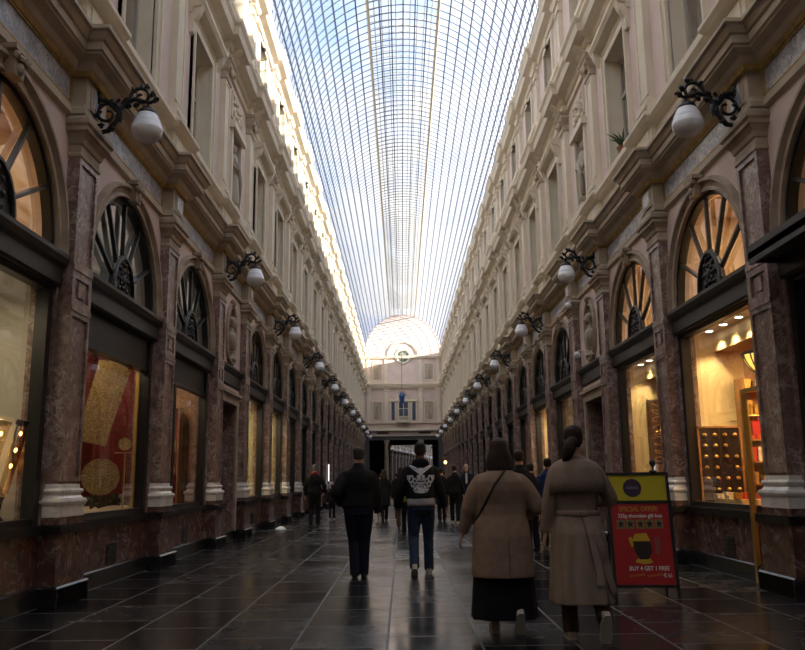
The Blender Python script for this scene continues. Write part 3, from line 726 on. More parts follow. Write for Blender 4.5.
# ------------------------------------------------------------------ wall lanterns on scroll brackets
def spiral(cx,cz,r0,r1,a0,a1,n=26):
    return [(cx+(r0+(r1-r0)*k/n)*math.cos(a0+(a1-a0)*k/n),0,cz+(r0+(r1-r0)*k/n)*math.sin(a0+(a1-a0)*k/n)) for k in range(n+1)]
def make_lamp():
    # local x: out from wall plane; z absolute
    r=empty('wall_lantern')
    mb=MB()
    mb.lathe([(.02,0),(.10,.0),(.12,.03),(.05,.06)],(0,0,0),12)
    # turn plate to face outwards
    mb.v=[(z+.15,x,y+5.95) for x,y,z in mb.v]
    mb.box((.14,-.05,5.72),(.19,.05,6.18))
    # lower sweeping stem, from the plate out to the tip
    stem=[(.17,0,5.78),(.25,0,5.72),(.36,0,5.74),(.45,0,5.86),(.50,0,6.02),(.58,0,6.13),(.68,0,6.17),(.78,0,6.14),(.88,0,6.12),(.95,0,6.16)]
    mb.tube(stem,[.03,.032,.034,.034,.034,.032,.03,.028,.024,.018],8)
    mb.ell((.2,0,6.22),(.05,.04,.07),8,6); mb.tube([(.17,0,6.12),(.26,0,6.16),(.36,0,6.12),(.44,0,6.02),(.52,0,5.98)],[.028,.03,.03,.026,.018],8)
    # big volutes
    mb.tube(spiral(.34,5.97,.19,.03,-.6,8.2),[.030-.013*k/26 for k in range(27)],7)
    mb.tube(spiral(.76,6.20,.145,.025,3.6,-5.0),[.028-.012*k/26 for k in range(27)],7)
    mb.tube(spiral(.52,6.10,.08,.02,2.0,8.5),[.022-.01*k/26 for k in range(27)],7)
    mb.tube(spiral(.30,6.12,.07,.015,4.0,-2.5),[.02-.009*k/26 for k in range(27)],7)
    # leaves
    rnd=random.Random(2)
    for (x,z) in ((.22,6.0),(.26,5.82),(.40,5.78),(.44,6.06),(.36,6.14),(.56,6.16),(.60,6.08),(.66,6.30),(.82,6.34),(.90,6.24),(.94,6.16),(.48,5.93),(.2,5.74),(.24,6.18),(.70,6.1)):
        a=rnd.uniform(0,PI); mb.ell((x,0,z),(.055,.035,.022),8,6,rot=Matrix.Rotation(a,3,'Y'))
        mb.ell((x,.02,z),(.03,.03,.045),7,5,rot=Matrix.Rotation(-a,3,'Y'))
    mb.ell((.97,0,6.17),(.025,.025,.025),8,6); mb.ell((.76,0,6.35),(.02,.02,.035),7,5)
    mb.tube([(.85,0,6.10),(.85,0,6.02)],.02,8)
    autosmooth(mb.obj('bracket',[M['iron']],r),60)
    mb=MB(); mb.lathe([(.02,6.05),(.07,6.04),(.11,6.0),(.125,5.965),(.12,5.955)],(.85,0,0),20); autosmooth(mb.obj('cap',[M['iron']],r),50)
    mb=MB(); mb.lathe([(.09,5.985),(.118,5.96),(.135,5.93),(.158,5.87),(.166,5.865),(.170,5.84),(.182,5.80),(.190,5.795),(.192,5.765),(.198,5.76),(.198,5.74),(.192,5.70),(.17,5.655),(.13,5.615),(.07,5.59),(.01,5.582)],(.85,0,0),28)
    autosmooth(mb.obj('globe',[M['opal']],r),60)
    return r
lamp=make_lamp()
lampP=[3,5]+list(range(7,24,2))
words_=['first','second','third','fourth','fifth','sixth','seventh','eighth','ninth','tenth','eleventh']
first=True
for side in (-1,1):
    for n_,pi_ in enumerate(lampP):
        o=lamp if first else copy_tree(lamp); first=False
        place(o,side,P[pi_])
        sd='left' if side<0 else 'right'
        lab=('white opal globe on black scroll bracket, %s lamp along the %s wall'%(words_[n_],sd)) if n_ else 'largest opal globe lamp on the %s wall, hung from a black scroll bracket'%sd
        tag(o,lab,'wall lamp','globe lamps along the %s wall'%sd)

# ------------------------------------------------------------------ shop rooms
def room(side,i,back,mats,zf=.86,zc=3.62,name='wall_shop'):
    """mats: far/near sides, back, ceiling, floor"""
    _,uc,hp=bays[i]; a,b=uc-hp+.08,uc+hp-.08; x0=X(side,-.29); x1=X(side,-.29-back)
    mb=MB()
    mb.quad((x0,b,zf),(x1,b,zf),(x1,b,zc),(x0,b,zc),0); mb.quad((x0,a,zf),(x1,a,zf),(x1,a,zc),(x0,a,zc),0)
    mb.quad((x1,a,zf),(x1,b,zf),(x1,b,zc),(x1,a,zc),1); mb.quad((x0,a,zc),(x0,b,zc),(x1,b,zc),(x1,a,zc),2); mb.quad((x0,a,zf),(x0,b,zf),(x1,b,zf),(x1,a,zf),3)
    o=mb.obj(name,mats,fix=False); tag(o,kind='structure'); return o
def area(name,loc,size,power,color,rot=(0,0,0),sy=None):
    l=bpy.data.lights.new(name,'AREA'); l.energy=power; l.color=color; l.size=size
    if sy: l.shape='RECTANGLE'; l.size_y=sy
    o=bpy.data.objects.new(name,l); col.objects.link(o); o.location=loc; o.rotation_euler=rot; return o
lit={}
def setroom(side,i,lowmats,back,upper,ul,ll,lc=(1,.78,.48)):
    if not(side>0 and i in (3,4)): room(side,i,back,lowmats,zf=.86)
    room(side,i,1.6,upper,zf=4.05,zc=5.75,name='wall_mezzanine')
    uc=bays[i][1]
    if ll: area('shop_light',(X(side,-.29-back*.5),uc,3.5),.5,ll,lc,sy=2.6)
    if ul: area('mezzanine_light_or_fill',(X(side,-1.1),uc,5.7),.4,ul,(1,.78,.50),sy=2.4)
    elif i<=10: area('mezzanine_light_or_fill',(X(side,-1.1),uc,5.7),.4,9.0,(1,.95,.88),sy=2.4)  # neutral fill lamp, added to brighten the panes of the other fanlights
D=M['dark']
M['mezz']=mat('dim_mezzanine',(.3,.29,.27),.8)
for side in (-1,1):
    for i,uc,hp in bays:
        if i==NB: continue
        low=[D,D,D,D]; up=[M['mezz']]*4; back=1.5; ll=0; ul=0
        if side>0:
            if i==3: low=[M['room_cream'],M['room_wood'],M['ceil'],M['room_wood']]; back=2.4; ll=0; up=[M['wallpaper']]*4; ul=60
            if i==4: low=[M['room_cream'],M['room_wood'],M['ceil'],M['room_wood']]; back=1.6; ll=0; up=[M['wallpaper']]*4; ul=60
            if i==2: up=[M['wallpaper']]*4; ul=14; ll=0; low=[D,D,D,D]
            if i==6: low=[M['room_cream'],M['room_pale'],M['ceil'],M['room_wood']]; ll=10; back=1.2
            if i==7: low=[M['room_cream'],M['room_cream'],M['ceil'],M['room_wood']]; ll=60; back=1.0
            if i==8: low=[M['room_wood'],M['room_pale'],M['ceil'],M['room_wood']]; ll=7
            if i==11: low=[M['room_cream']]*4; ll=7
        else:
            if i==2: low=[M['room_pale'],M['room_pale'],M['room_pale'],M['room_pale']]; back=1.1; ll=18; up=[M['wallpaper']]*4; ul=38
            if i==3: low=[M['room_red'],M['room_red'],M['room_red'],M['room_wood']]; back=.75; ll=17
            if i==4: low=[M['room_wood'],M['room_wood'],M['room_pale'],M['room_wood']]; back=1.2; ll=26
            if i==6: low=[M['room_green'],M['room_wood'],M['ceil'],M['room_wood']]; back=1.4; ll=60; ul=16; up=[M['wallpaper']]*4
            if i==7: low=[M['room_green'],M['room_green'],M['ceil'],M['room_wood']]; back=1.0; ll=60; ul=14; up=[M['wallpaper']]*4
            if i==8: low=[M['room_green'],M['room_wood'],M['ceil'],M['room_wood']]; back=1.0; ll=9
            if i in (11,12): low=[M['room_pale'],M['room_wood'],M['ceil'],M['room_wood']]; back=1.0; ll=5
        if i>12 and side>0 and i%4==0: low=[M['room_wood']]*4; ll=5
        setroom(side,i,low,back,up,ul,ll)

# ------------------------------------------------------------------ sky, sun, camera
w=bpy.data.worlds.new('World'); scene.world=w; w.use_nodes=True; nt=w.node_tree; L=nt.links.new
bg=nt.nodes['Background']; tc=nt.nodes.new('ShaderNodeTexCoord')
mp=nt.nodes.new('ShaderNodeMapping'); mp.inputs['Scale'].default_value=(1.0,.55,1.6); L(tc.outputs['Generated'],mp.inputs['Vector'])
n=nt.nodes.new('ShaderNodeTexNoise'); n.inputs['Scale'].default_value=4.2; n.inputs['Detail'].default_value=7; n.inputs['Roughness'].default_value=.6; L(mp.outputs[0],n.inputs['Vector'])
cr=nt.nodes.new('ShaderNodeValToRGB'); cr.color_ramp.elements[0].position=.40; cr.color_ramp.elements[0].color=(.44,.60,.96,1); cr.color_ramp.elements[1].position=.58; cr.color_ramp.elements[1].color=(1.0,.98,.94,1)
L(n.outputs['Fac'],cr.inputs['Fac']); L(cr.outputs['Color'],bg.inputs['Color']); bg.inputs['Strength'].default_value=SKY
s=bpy.data.lights.new('sun','SUN'); s.energy=SUN; s.angle=math.radians(.6); s.color=(1,.91,.76)
so=bpy.data.objects.new('sun',s); col.objects.link(so); d=Vector((-1,.55,-.20)); so.rotation_euler=d.to_track_quat('-Z','Y').to_euler()

cam=bpy.data.cameras.new('camera'); co=bpy.data.objects.new('camera',cam); col.objects.link(co); scene.camera=co
F=820.0; vpx,vpy=402.0,480.8; roll=math.radians(.65)
cam.sensor_width=36; cam.lens=36*F/805; cam.clip_end=500; cam.clip_start=.05
a,b=(vpx-402.5)/F,-(vpy-325)/F
Yc=Vector((a,b,1)).normalized(); up0=Vector((-math.sin(roll),math.cos(roll),0)); Zc=(up0-Yc*Yc.dot(up0)).normalized(); 
Xc=Vector((1,0,0)); Xc=(Xc-Yc*Xc.dot(Yc)); Xc=(Xc-Zc*Xc.dot(Zc)).normalized()
# rows: camera right/up/forward expressed in world
right=Vector((Xc.x,Yc.x,Zc.x)); up=Vector((Xc.y,Yc.y,Zc.y)); fwd=Vector((Xc.z,Yc.z,Zc.z))
R=Matrix((right,up,-fwd)).transposed().to_4x4(); co.matrix_world=Matrix.Translation((-.25,0,1.32))@R
vs=scene.view_settings; vs.view_transform='Standard'; vs.look='None'; vs.gamma=1; vs.use_curve_mapping=False; vs.exposure=EXPO
scene.cycles.use_denoising=True; scene.cycles.max_bounces=10; scene.cycles.transparent_max_bounces=16; scene.cycles.sample_clamp_indirect=4
# ------------------------------------------------------------------ people
def fabric(name,c,c2=None,rough=.85,bump=.25,bs=120):
    c2=c2 or tuple(x*.75 for x in c); return mat(name,c,rough,noise=(14,c2,.35,.7),bump=bump,bscale=bs,spec=.2)
F_={'black':fabric('black_cloth',(.010,.010,.012)),'navy':fabric('navy_cloth',(.009,.012,.028)),'denim':fabric('dark_denim',(.018,.026,.050),(.03,.042,.075)),
 'denim2':fabric('blue_denim',(.014,.026,.058),(.026,.044,.085)),'beige':fabric('beige_wool',(.27,.185,.135),(.22,.152,.108)),'trench':fabric('trench_cotton',(.28,.208,.162),(.23,.172,.132),bump=.15),
 'grey':fabric('grey_cloth',(.16,.16,.18)),'lightgrey':fabric('light_grey_shirt',(.32,.31,.34)),'white':fabric('white_cloth',(.55,.55,.56)),'green':fabric('yellow_green_cloth',(.35,.38,.08)),
 'brown':fabric('brown_cloth',(.08,.045,.03)),'red':fabric('red_cloth',(.55,.02,.03)),'blue':fabric('dark_blue_cloth',(.015,.03,.09)),'skin':mat('skin',(.52,.32,.24),.55),'skin2':mat('dark_skin',(.16,.085,.055),.55),
 'hair_dark':fabric('dark_hair',(.016,.011,.009),rough=.5,bump=.6,bs=150),'hair_brown':fabric('brown_hair',(.035,.02,.013),rough=.5,bump=.6,bs=150),'hair_grey':fabric('grey_hair',(.20,.19,.18),rough=.6,bump=.6,bs=150),
 'hair_mid':fabric('grey_brown_hair',(.05,.04,.035),rough=.6,bump=.6,bs=150),'leather':mat('black_leather',(.012,.011,.011),.4),'sole':mat('pale_rubber_sole',(.50,.46,.40),.7),'sneaker':mat('pale_sneaker',(.42,.36,.31),.6),'print':mat('pale_grey_print',(.60,.61,.66),.7),'eye':mat('eye',(.05,.04,.035),.2),'lips':mat('lips',(.40,.16,.13),.5)}
def ik(a,b,l1,l2,pole):
    a=Vector(a);b=Vector(b);d=b-a;L_=d.length
    if L_>(l1+l2)*.999: b=a+d*((l1+l2)*.999/L_); d=b-a; L_=d.length
    t=d/L_; x=(l1*l1-l2*l2+L_*L_)/(2*L_); hgt=math.sqrt(max(l1*l1-x*x,0)); p=Vector(pole); p=p-t*p.dot(t); p.normalize()
    return a+t*x+p*hgt, b
def lp(a,b,t): return Vector(a).lerp(Vector(b),t)
def limb(mb,pts,rad,n=14,sub=3):
    """smooth tapered tube through pts (Catmull-Rom)"""
    P_=[Vector(p) for p in pts]; out=[];rr=[]
    for i in range(len(P_)-1):
        p0=P_[max(i-1,0)];p1=P_[i];p2=P_[i+1];p3=P_[min(i+2,len(P_)-1)]
        for k in range(sub):
            t=k/sub
            out.append(.5*((2*p1)+(p2-p0)*t+(2*p0-5*p1+4*p2-p3)*t*t+(3*p1-p0-3*p2+p3)*t**3)); rr.append(rad[i]*(1-t)+rad[i+1]*t)
    out.append(P_[-1]); rr.append(rad[-1]); mb.tube(out,rr,n)
def lof(mb,rows,n=28,fn=None):
    """rows: (z, rx, ry, cx, cy)"""
    R=[]
    for z,rx,ry,cx,cy in rows:
        ring=[]
        for k in range(n):
            a=2*PI*k/n; q=1+(fn(a,z) if fn else 0)
            c,s_=math.cos(a),math.sin(a); e=.85
            ring.append((cx+rx*q*math.copysign(abs(c)**e,c),cy+ry*q*math.copysign(abs(s_)**e,s_),z))
        R.append(ring)
    mb.rings(R)
def solid(mb,name,m,parent,voxel,smooth=3,scale=1):
    o=mb.obj(name,[m],parent)
    md=o.modifiers.new('r','REMESH'); md.mode='VOXEL'; md.voxel_size=voxel; md.use_smooth_shade=True
    if smooth: s=o.modifiers.new('s','SMOOTH'); s.iterations=smooth; s.factor=.5
    bake(o); o.data.polygons.foreach_set('use_smooth',[True]*len(o.data.polygons)); return o
def hand(mb,wrist,dirn,palm_n,side,s=1.0,curl=.5):
    """palm and five fingers; dirn = along the fingers, palm_n = palm normal, side = +1 thumb on +cross side"""
    d=Vector(dirn).normalized(); n=Vector(palm_n); n=(n-d*n.dot(d)).normalized(); t=d.cross(n).normalized()*side
    w=Vector(wrist); 
    R=[]
    for q,hw,ht in ((0,.026,.018),(.03,.034,.016),(.06,.040,.014),(.085,.040,.012)):
        c=w+d*q*s; R.append([c+t*hw*s*math.cos(2*PI*k/12)+n*ht*s*math.sin(2*PI*k/12) for k in range(12)])
    mb.rings(R)
    for j,(off,l) in enumerate(((.030,.070),(.010,.078),(-.010,.072),(-.029,.056))):
        p=w+d*.075*s+t*off*s; pts=[p]; ang=0
        for seg in (.45,.32,.23):
            ang+=curl*(.55+.1*j); dd=d*math.cos(ang)+n*math.sin(ang); p=p+dd*l*seg*1.15*s; pts.append(p)
        limb(mb,pts,[.0095*s,.0088*s,.008*s,.0065*s],8,2)
    p=w+d*.02*s+t*.028*s; pts=[p]
    for k,seg in enumerate((.034,.03,.024)):
        dd=(t*(1-.3*k)+d*(.8+.35*k)+n*.35).normalized(); p=p+dd*seg*s; pts.append(p)
    limb(mb,pts,[.0125*s,.011*s,.0095*s,.0075*s],8,2)
def shoe(mb,ankle,yaw,pitch,l=.27,w=.048,h=.085):
    """foot shape, heel at the ankle; pitch>0 lifts the heel (toe down)"""
    Rm=Matrix.Rotation(yaw,3,'Z')@Matrix.Rotation(-pitch,3,'X'); a=Vector(ankle)
    R=[]
    for y,hw,zt,zb in ((-.065,.022,-.02,-.07),(-.055,.034,.02,-.078),(-.02,.038,.045,-.08),(.03,.038,.03,-.078),(.08,.042,-.012,-.078),(.13,.048,-.03,-.078),(.17,.045,-.04,-.076),(.20,.03,-.05,-.072),(.21,.014,-.06,-.07)):
        ring=[]
        for k in range(14):
            aa=2*PI*k/14; c,s_=math.cos(aa),math.sin(aa)
            zz=(zt+zb)/2+(zt-zb)/2*math.copysign(abs(s_)**.6,s_)
            ring.append(a+Rm@Vector((hw*math.copysign(abs(c)**.6,c)*w/.048, y*l/.27, zz)))
        R.append(ring)
    mb.rings(R)
def decal(o,mask,origin,ux,uz,ray,nu,nv,eps=.004,m=None,name='print',parent=None,thick=.0025):
    """thin patch of pattern laid onto mesh o. mask(i/nu,j/nv)->bool over the rectangle origin+ux*u+uz*v ; ray=direction to the cloth"""
    bm=bmesh.new(); bm.from_mesh(o.data); bv=BVHTree.FromBMesh(bm); bm.free()
    ray=Vector(ray).normalized(); pts={}
    def pt(i,j):
        if (i,j) in pts: return pts[(i,j)]
        p=Vector(origin)+Vector(ux)*(i/nu)+Vector(uz)*(j/nv)
        h=bv.ray_cast(p,ray); r_=(h[0]-ray*eps) if h[0] is not None else None; pts[(i,j)]=r_; return r_
    mb=MB(); idx={}
    for i in range(nu):
        for j in range(nv):
            if mask((i+.5)/nu,(j+.5)/nv):
                c=[pt(i,j),pt(i+1,j),pt(i+1,j+1),pt(i,j+1)]
                if any(x is None for x in c): continue
                mb.add(c,[(0,1,2,3)]); mb.add([x+ray*thick for x in c],[(0,3,2,1)])
    if not mb.v: return None
    return mb.obj(name,[m],parent,fix=False)
def strap(o,pts,ray,w,m,parent,name,eps=.004,thick=.004):
    """flat strap following straight screen path pts (list of points off the body) projected along ray on o"""
    bm=bmesh.new(); bm.from_mesh(o.data); bv=BVHTree.FromBMesh(bm); bm.free(); ray=Vector(ray).normalized(); R=[]
    pts=[Vector(p) for p in pts]; N=24
    for k in range(N+1):
        t=k/N*(len(pts)-1); i=min(int(t),len(pts)-2); p=pts[i].lerp(pts[i+1],t-i); d=(pts[i+1]-pts[i]).normalized(); s_=d.cross(ray).normalized()
        h=bv.ray_cast(p,ray)
        if h[0] is None: continue
        q=h[0]-ray*eps; R.append([q+s_*w-ray*thick,q-s_*w-ray*thick,q-s_*w+ray*thick*2,q+s_*w+ray*thick*2])
    mb=MB(); mb.rings(R); return mb.obj(name,[m],parent)

def person(name_label,x,y,H,face=0,group=None,vox=.012,skin='skin',hair='hair_dark',hairstyle='short',top='jacket',topc='black',topz=None,legc='black',legs='trousers',
           shoec='leather',feet=((-.10,0,0,0),(.10,.0,0,0)),hands=((-.27,.02,.82),(.27,.02,.82)),bulk=1.0,headturn=0,curl=.5,bodyz=0,extra=None,sleeve=1.0,skirt_hem=.2):
    """feet: (x, y, lift, pitch) of each ankle, hands: wrist positions, for a 1.75 m figure facing +y"""
    k=H/1.75; root=empty('person',(x,y,0),face); root.scale=(k,k,k); tag(root,name_label,'person',group)
    V=vox/k
    body=MB(); bw=bulk
    hipz=.92+bodyz; sh=[Vector((s_*.165*min(bw,1.15),-.01,1.375)) for s_ in (-1,1)]
    # torso, neck and head of one closed surface
    lof(body,[(.80,.10,.08,0,0),(.86,.155*bw,.11*bw,0,-.01),(.94,.165*bw,.115*bw,0,-.01),(1.05,.14*bw,.10*bw,0,0),(1.15,.14*bw,.10*bw,0,.0),(1.28,.165*bw,.115*bw,0,0),(1.38,.175*bw,.105*bw,0,-.01),(1.44,.14,.08,0,-.015),(1.48,.075,.065,0,-.015)])
    limb(body,[(0,-.02,1.44),(0,-.005,1.50),(0,.01,1.57)],[.066,.056,.058],14)
    Hm=Matrix.Rotation(headturn,3,'Z'); hc=Vector((0,.015,1.64))
    def hp_(v): return hc+Hm@Vector(v)
    R=[]
    for z,rx,ry,cy in ((-.115,.022,.025,.055),(-.10,.042,.05,.035),(-.07,.058,.072,.015),(-.03,.068,.086,.003),(.01,.073,.094,-.003),(.045,.073,.095,-.006),(.075,.064,.084,-.008),(.095,.045,.06,-.008),(.108,.02,.028,-.008)):
        R.append([hp_((rx*math.cos(2*PI*q/20),cy+ry*math.sin(2*PI*q/20),z)) for q in range(20)])
    body.rings(R)
    body.ell(hp_((0,.093,-.022)),(.013,.018,.020),8,6); limb(body,[hp_((0,.082,.018)),hp_((0,.098,-.02))],[.008,.011],8)
    body.ell(hp_((0,.085,.03)),(.05,.014,.01),10,5); body.ell(hp_((0,.083,-.058)),(.024,.012,.009),8,5); body.ell(hp_((0,.072,-.095)),(.022,.018,.016),8,6)
    for s_ in (-1,1): body.ell(hp_((s_*.075,-.008,-.005)),(.010,.018,.030),8,6)
    # arms
    A=[]
    for i,s_ in enumerate((-1,1)):
        el,wr=ik(sh[i],hands[i],.29,.25,(s_*.5,-1,.1)); A.append((sh[i],el,wr))
        limb(body,[sh[i]-Vector((s_*.06,0,-.01)),sh[i],lp(sh[i],el,.5),el,lp(el,wr,.3),wr],[.045,.050,.046*bw,.038,.038,.025],12)
        dd=(wr-el).normalized(); hand(body,wr,dd,(-s_,0,0) if abs(dd.x)<.8 else (0,1,0),1 if s_>0 else -1,1.0,curl)
    # legs
    Lg=[]
    for i,s_ in enumerate((-1,1)):
        fx,fy,lift,pit=feet[i]; hip=Vector((s_*.085,0,hipz)); an=Vector((fx,fy,.085+lift)); kn,an=ik(hip,an,.43,.42,(s_*.08,1,0)); Lg.append((hip,kn,an,pit))
        limb(body,[hip+Vector((0,0,.03)),lp(hip,kn,.4),kn,lp(kn,an,.3),an],[.085*bw,.075*bw,.052,.052,.036],12)
        fm=Matrix.Rotation(-pit,3,'X'); body.ell(an+fm@Vector((0,.06,-.045)),(.032,.10,.028),10,6,rot=fm)
    b=solid(body,'body',F_[skin],root,max(V,.0065) if vox<.012 else V,1)
    for s_ in (-1,1):
        m_=MB(); m_.ell(hp_((s_*.028,.080,.008)),(.010,.009,.007),8,6); m_.obj('eye',[F_['eye']],root)
    # legs clothing
    if legs=='trousers':
        t=MB(); lof(t,[(.80,.08,.07,0,0),(.84,.155*bw,.115*bw,0,-.012),(.94,.175*bw,.125*bw,0,-.01),(1.02,.165*bw,.118*bw,0,0),(1.06,.160*bw,.114*bw,0,0)])
        for hip,kn,an,pit in Lg: limb(t,[hip+Vector((0,-.005,0)),lp(hip,kn,.4),kn,lp(kn,an,.4),an+(an-kn).normalized()*.035,],[.10*bw,.092*bw,.074,.068,.066],14)
        solid(t,'trousers',F_[legc],root,V,2)
    else:
        t=MB(); ph=1.3
        lof(t,[(skirt_hem,.235*bw,.20,0,-.03),(skirt_hem+.06,.232*bw,.197,0,-.03),(.45,.215*bw,.175,0,-.02),(.7,.205*bw,.155,0,-.01),(.9,.19*bw,.135,0,0),(1.02,.165*bw,.12,0,0)],56,lambda a,z:.035*math.sin(a*9+ph)*max(0,min(1,(1.0-z)/.5)))
        solid(t,'skirt',F_[legc],root,V,1)
    for hip,kn,an,pit in Lg:
        m_=MB(); shoe(m_,an,0,pit); so_=m_.obj('shoe',[F_[shoec]],root,smooth=True)
        if shoec=='sneaker':
            m2=MB(); Rm=Matrix.Rotation(-pit,3,'X'); R=[]
            for y_,hw in ((-.068,.02),(-.05,.036),(0,.04),(.08,.044),(.14,.049),(.19,.036),(.213,.015)):
                R.append([an+Rm@Vector(q) for q in ((hw,y_,-.068),(-hw,y_,-.068),(-hw,y_,-.085),(hw,y_,-.085))])
            m2.rings(R); m2.obj('sole',[F_['sole']],so_)
    # top garment
    tz=topz if topz is not None else .86
    t=MB()
    rows=[(1.50,.065,.065,0,-.015),(1.475,.095,.085,0,-.02),(1.45,.130,.105,0,-.018),(1.415,.162*min(bw,1.15),.120*min(bw,1.15),0,-.012),(1.36,.182*bw,.13*bw,0,-.01),(1.28,.195*bw,.14*bw,0,-.005),(1.15,.18*bw,.13*bw,0,0),(1.05,.183*bw,.135*bw,0,0),(.95,.20*bw,.15*bw,0,-.01)]
    if top in('coat','trench'):
        flare={'coat':.30,'trench':.52}[top]
        zz=[z for z in (.86,.75,.62,.5,.4,.3) if z>tz+.04]+[tz]
        if top=='trench': rows=[r if r[0]>1.1 or r[0]<1.0 else (r[0],.155*bw,.118*bw,0,0) for r in rows]; rows[-1]=(.95,.19*bw,.145*bw,0,-.005)
        for z in zz: rows.append((z,(.205+flare*.13*(.95-z))*bw,(.158+flare*.22*(.95-z))*bw,0,-.015-.03*(.95-z)))
        fold=.055 if top=='trench' else .010
        lof(t,rows,64,lambda a,z:fold*math.sin(a*11+.6*math.sin(z*4))*max(0,min(1,(.98-z)/.3)))
    else:
        rows=[r for r in rows if r[0]>tz+.02]+[(tz+.04,.19*bw,.14*bw,0,-.005),(tz,.175*bw,.128*bw,0,-.005)]
        lof(t,rows,32,lambda a,z:.02*math.sin(z*26+2*math.sin(a*2)))
    for i,(s0,el,wr) in enumerate(A):
        s_=(-1,1)[i]; w2=lp(el,wr,.92)
        limb(t,[s0-Vector((s_*.08,0,-.005)),s0+Vector((-s_*.005,0,0)),lp(s0,el,.35),lp(s0,el,.75),el,lp(el,wr,.3),lp(el,wr,.6),w2],[q*sleeve for q in (.044,.054,.061*bw,.062*bw,.060*bw,.056,.052,.047)],16,3)
    if top in('hoodie','jacket'):
        lof(t,[(1.46,.10,.085,0,-.03),(1.51,.075,.07,0,-.02),(1.535,.066,.064,0,-.015),(1.54,.05,.05,0,-.01)],20)
    if top=='hoodie': t.ell((0,-.095,1.47),(.12,.055,.07),14,8)
    g=solid(t,{'jacket':'jacket','hoodie':'hoodie','coat':'coat','trench':'trench_coat'}[top],F_[topc],root,V,5 if vox<=.012 else 2)
    # hair
    h_=MB()
    if hairstyle=='short':
        R=[]
        for z,rx,ry,cy in ((-.05,.060,.055,-.045),(-.02,.077,.075,-.032),(.02,.081,.092,-.018),(.055,.081,.102,-.010),(.085,.072,.094,-.009),(.108,.05,.068,-.008),(.12,.02,.03,-.008)):
            R.append([hp_((rx*math.cos(2*PI*q/20),cy+ry*math.sin(2*PI*q/20),z)) for q in range(20)])
        h_.rings(R)
    elif hairstyle=='bob':
        R=[]
        for z,rx,ry,cy in ((-.20,.10,.06,-.062),(-.16,.128,.085,-.055),(-.10,.128,.095,-.042),(-.04,.114,.102,-.032),(.02,.094,.102,-.022),(.06,.09,.108,-.012),(.095,.074,.095,-.010),(.12,.048,.062,-.008),(.13,.02,.03,-.008)):
            R.append([hp_((rx*(1+.03*math.sin(q*3.3))*math.cos(2*PI*q/28),cy+ry*(1+.03*math.sin(q*2.7))*math.sin(2*PI*q/28),z)) for q in range(28)])
        h_.rings(R)
    elif hairstyle=='ponytail':
        R=[]
        for z,rx,ry,cy in ((-.07,.055,.05,-.045),(-.03,.078,.075,-.032),(.02,.083,.094,-.020),(.055,.083,.104,-.012),(.085,.074,.096,-.010),(.110,.052,.07,-.009),(.123,.02,.03,-.009)):
            R.append([hp_((rx*math.cos(2*PI*q/24),cy+ry*math.sin(2*PI*q/24),z)) for q in range(24)])
        h_.rings(R); limb(h_,[hp_((0,-.09,-.02)),hp_((-.02,-.15,-.03)),hp_((-.045,-.155,-.09)),hp_((-.07,-.13,-.16)),hp_((-.085,-.11,-.21))],[.034,.048,.055,.042,.014],12,3)
    if hairstyle!='none': solid(h_,'hair',F_[hair],root,max(V*.6,.006),1)
    return root,g,A,Lg
MARKS=[]
# man in black jacket with a hand in his pocket
r1,g1,_,_=person('man seen from behind in black jacket and dark trousers, left hand in pocket',-.86,11.75,1.79,group=None,vox=.011,topc='black',legc='navy',top='jacket',topz=.93,hair='hair_mid',
  feet=((-.055,-.03,0,0),(.065,.06,.0,.0)),hands=((-.235,.02,.97),(.27,.04,.84)),bulk=1.22,sleeve=1.12)
# man with printed hoodie
r2,g2,_,_=person('man seen from behind in black hoodie with large pale print and blue jeans',.02,12.15,1.87,vox=.010,topc='black',legc='denim2',top='hoodie',topz=.99,hair='hair_dark',skin='skin2',
  feet=((-.10,-.20,.06,.55),(.10,.12,0,0)),hands=((-.33,.02,.86),(.33,.05,.86)),bulk=1.08,shoec='sneaker',sleeve=1.12)
m_=MB(); lof(m_,[(.90,.19,.14,0,-.005),(.93,.192,.142,0,-.005),(1.01,.190,.140,0,-.005)],32,lambda a,z:.015*math.sin(a*7)); m_.obj('shirt_hem',[F_['lightgrey']],r2,smooth=True)['label']='light grey shirt hem below the hoodie'
def print_mask(u,v):
    x=(u-.5)*2; a=abs(x); y=v
    if a>.97: return False
    # V shaped wings at the top
    if y>.62:
        lo=.60+.42*a; hi=.80+.24*a
        if lo<y<hi: 
            return not (a>.25 and abs((y-lo)/(hi-lo)-.5)<.07 and a<.8)
        return a<.14 and y<.86
    # central body
    if .33<y<=.66 and a<.26: return not(abs(x-.06)<.03 and y>.45) and not(.40<y<.43)
    # side rings linked like a chain
    for cx,cy,ro,ri in ((.66,.50,.19,.10),(.55,.33,.14,.07),(.80,.56,.13,.06),(.40,.42,.14,.07)):
        d=math.hypot((a-cx),(y-cy)*1.25)
        if ri<d<ro: return True
    # lower scroll mass
    if .03<y<.34:
        w_=.46*math.sin(PI*min(1,(y+.05)/.40))+.06
        if a<w_: return math.sin(x*17+3*math.sin(y*31))*math.cos(y*44+2*math.sin(x*9))>-.45
    return False
decal(g2,print_mask,(-.20,-.6,1.06),(.40,0,0),(0,0,.40),(0,1,0),76,76,eps=.003,m=F_['print'],name='print',parent=g2)
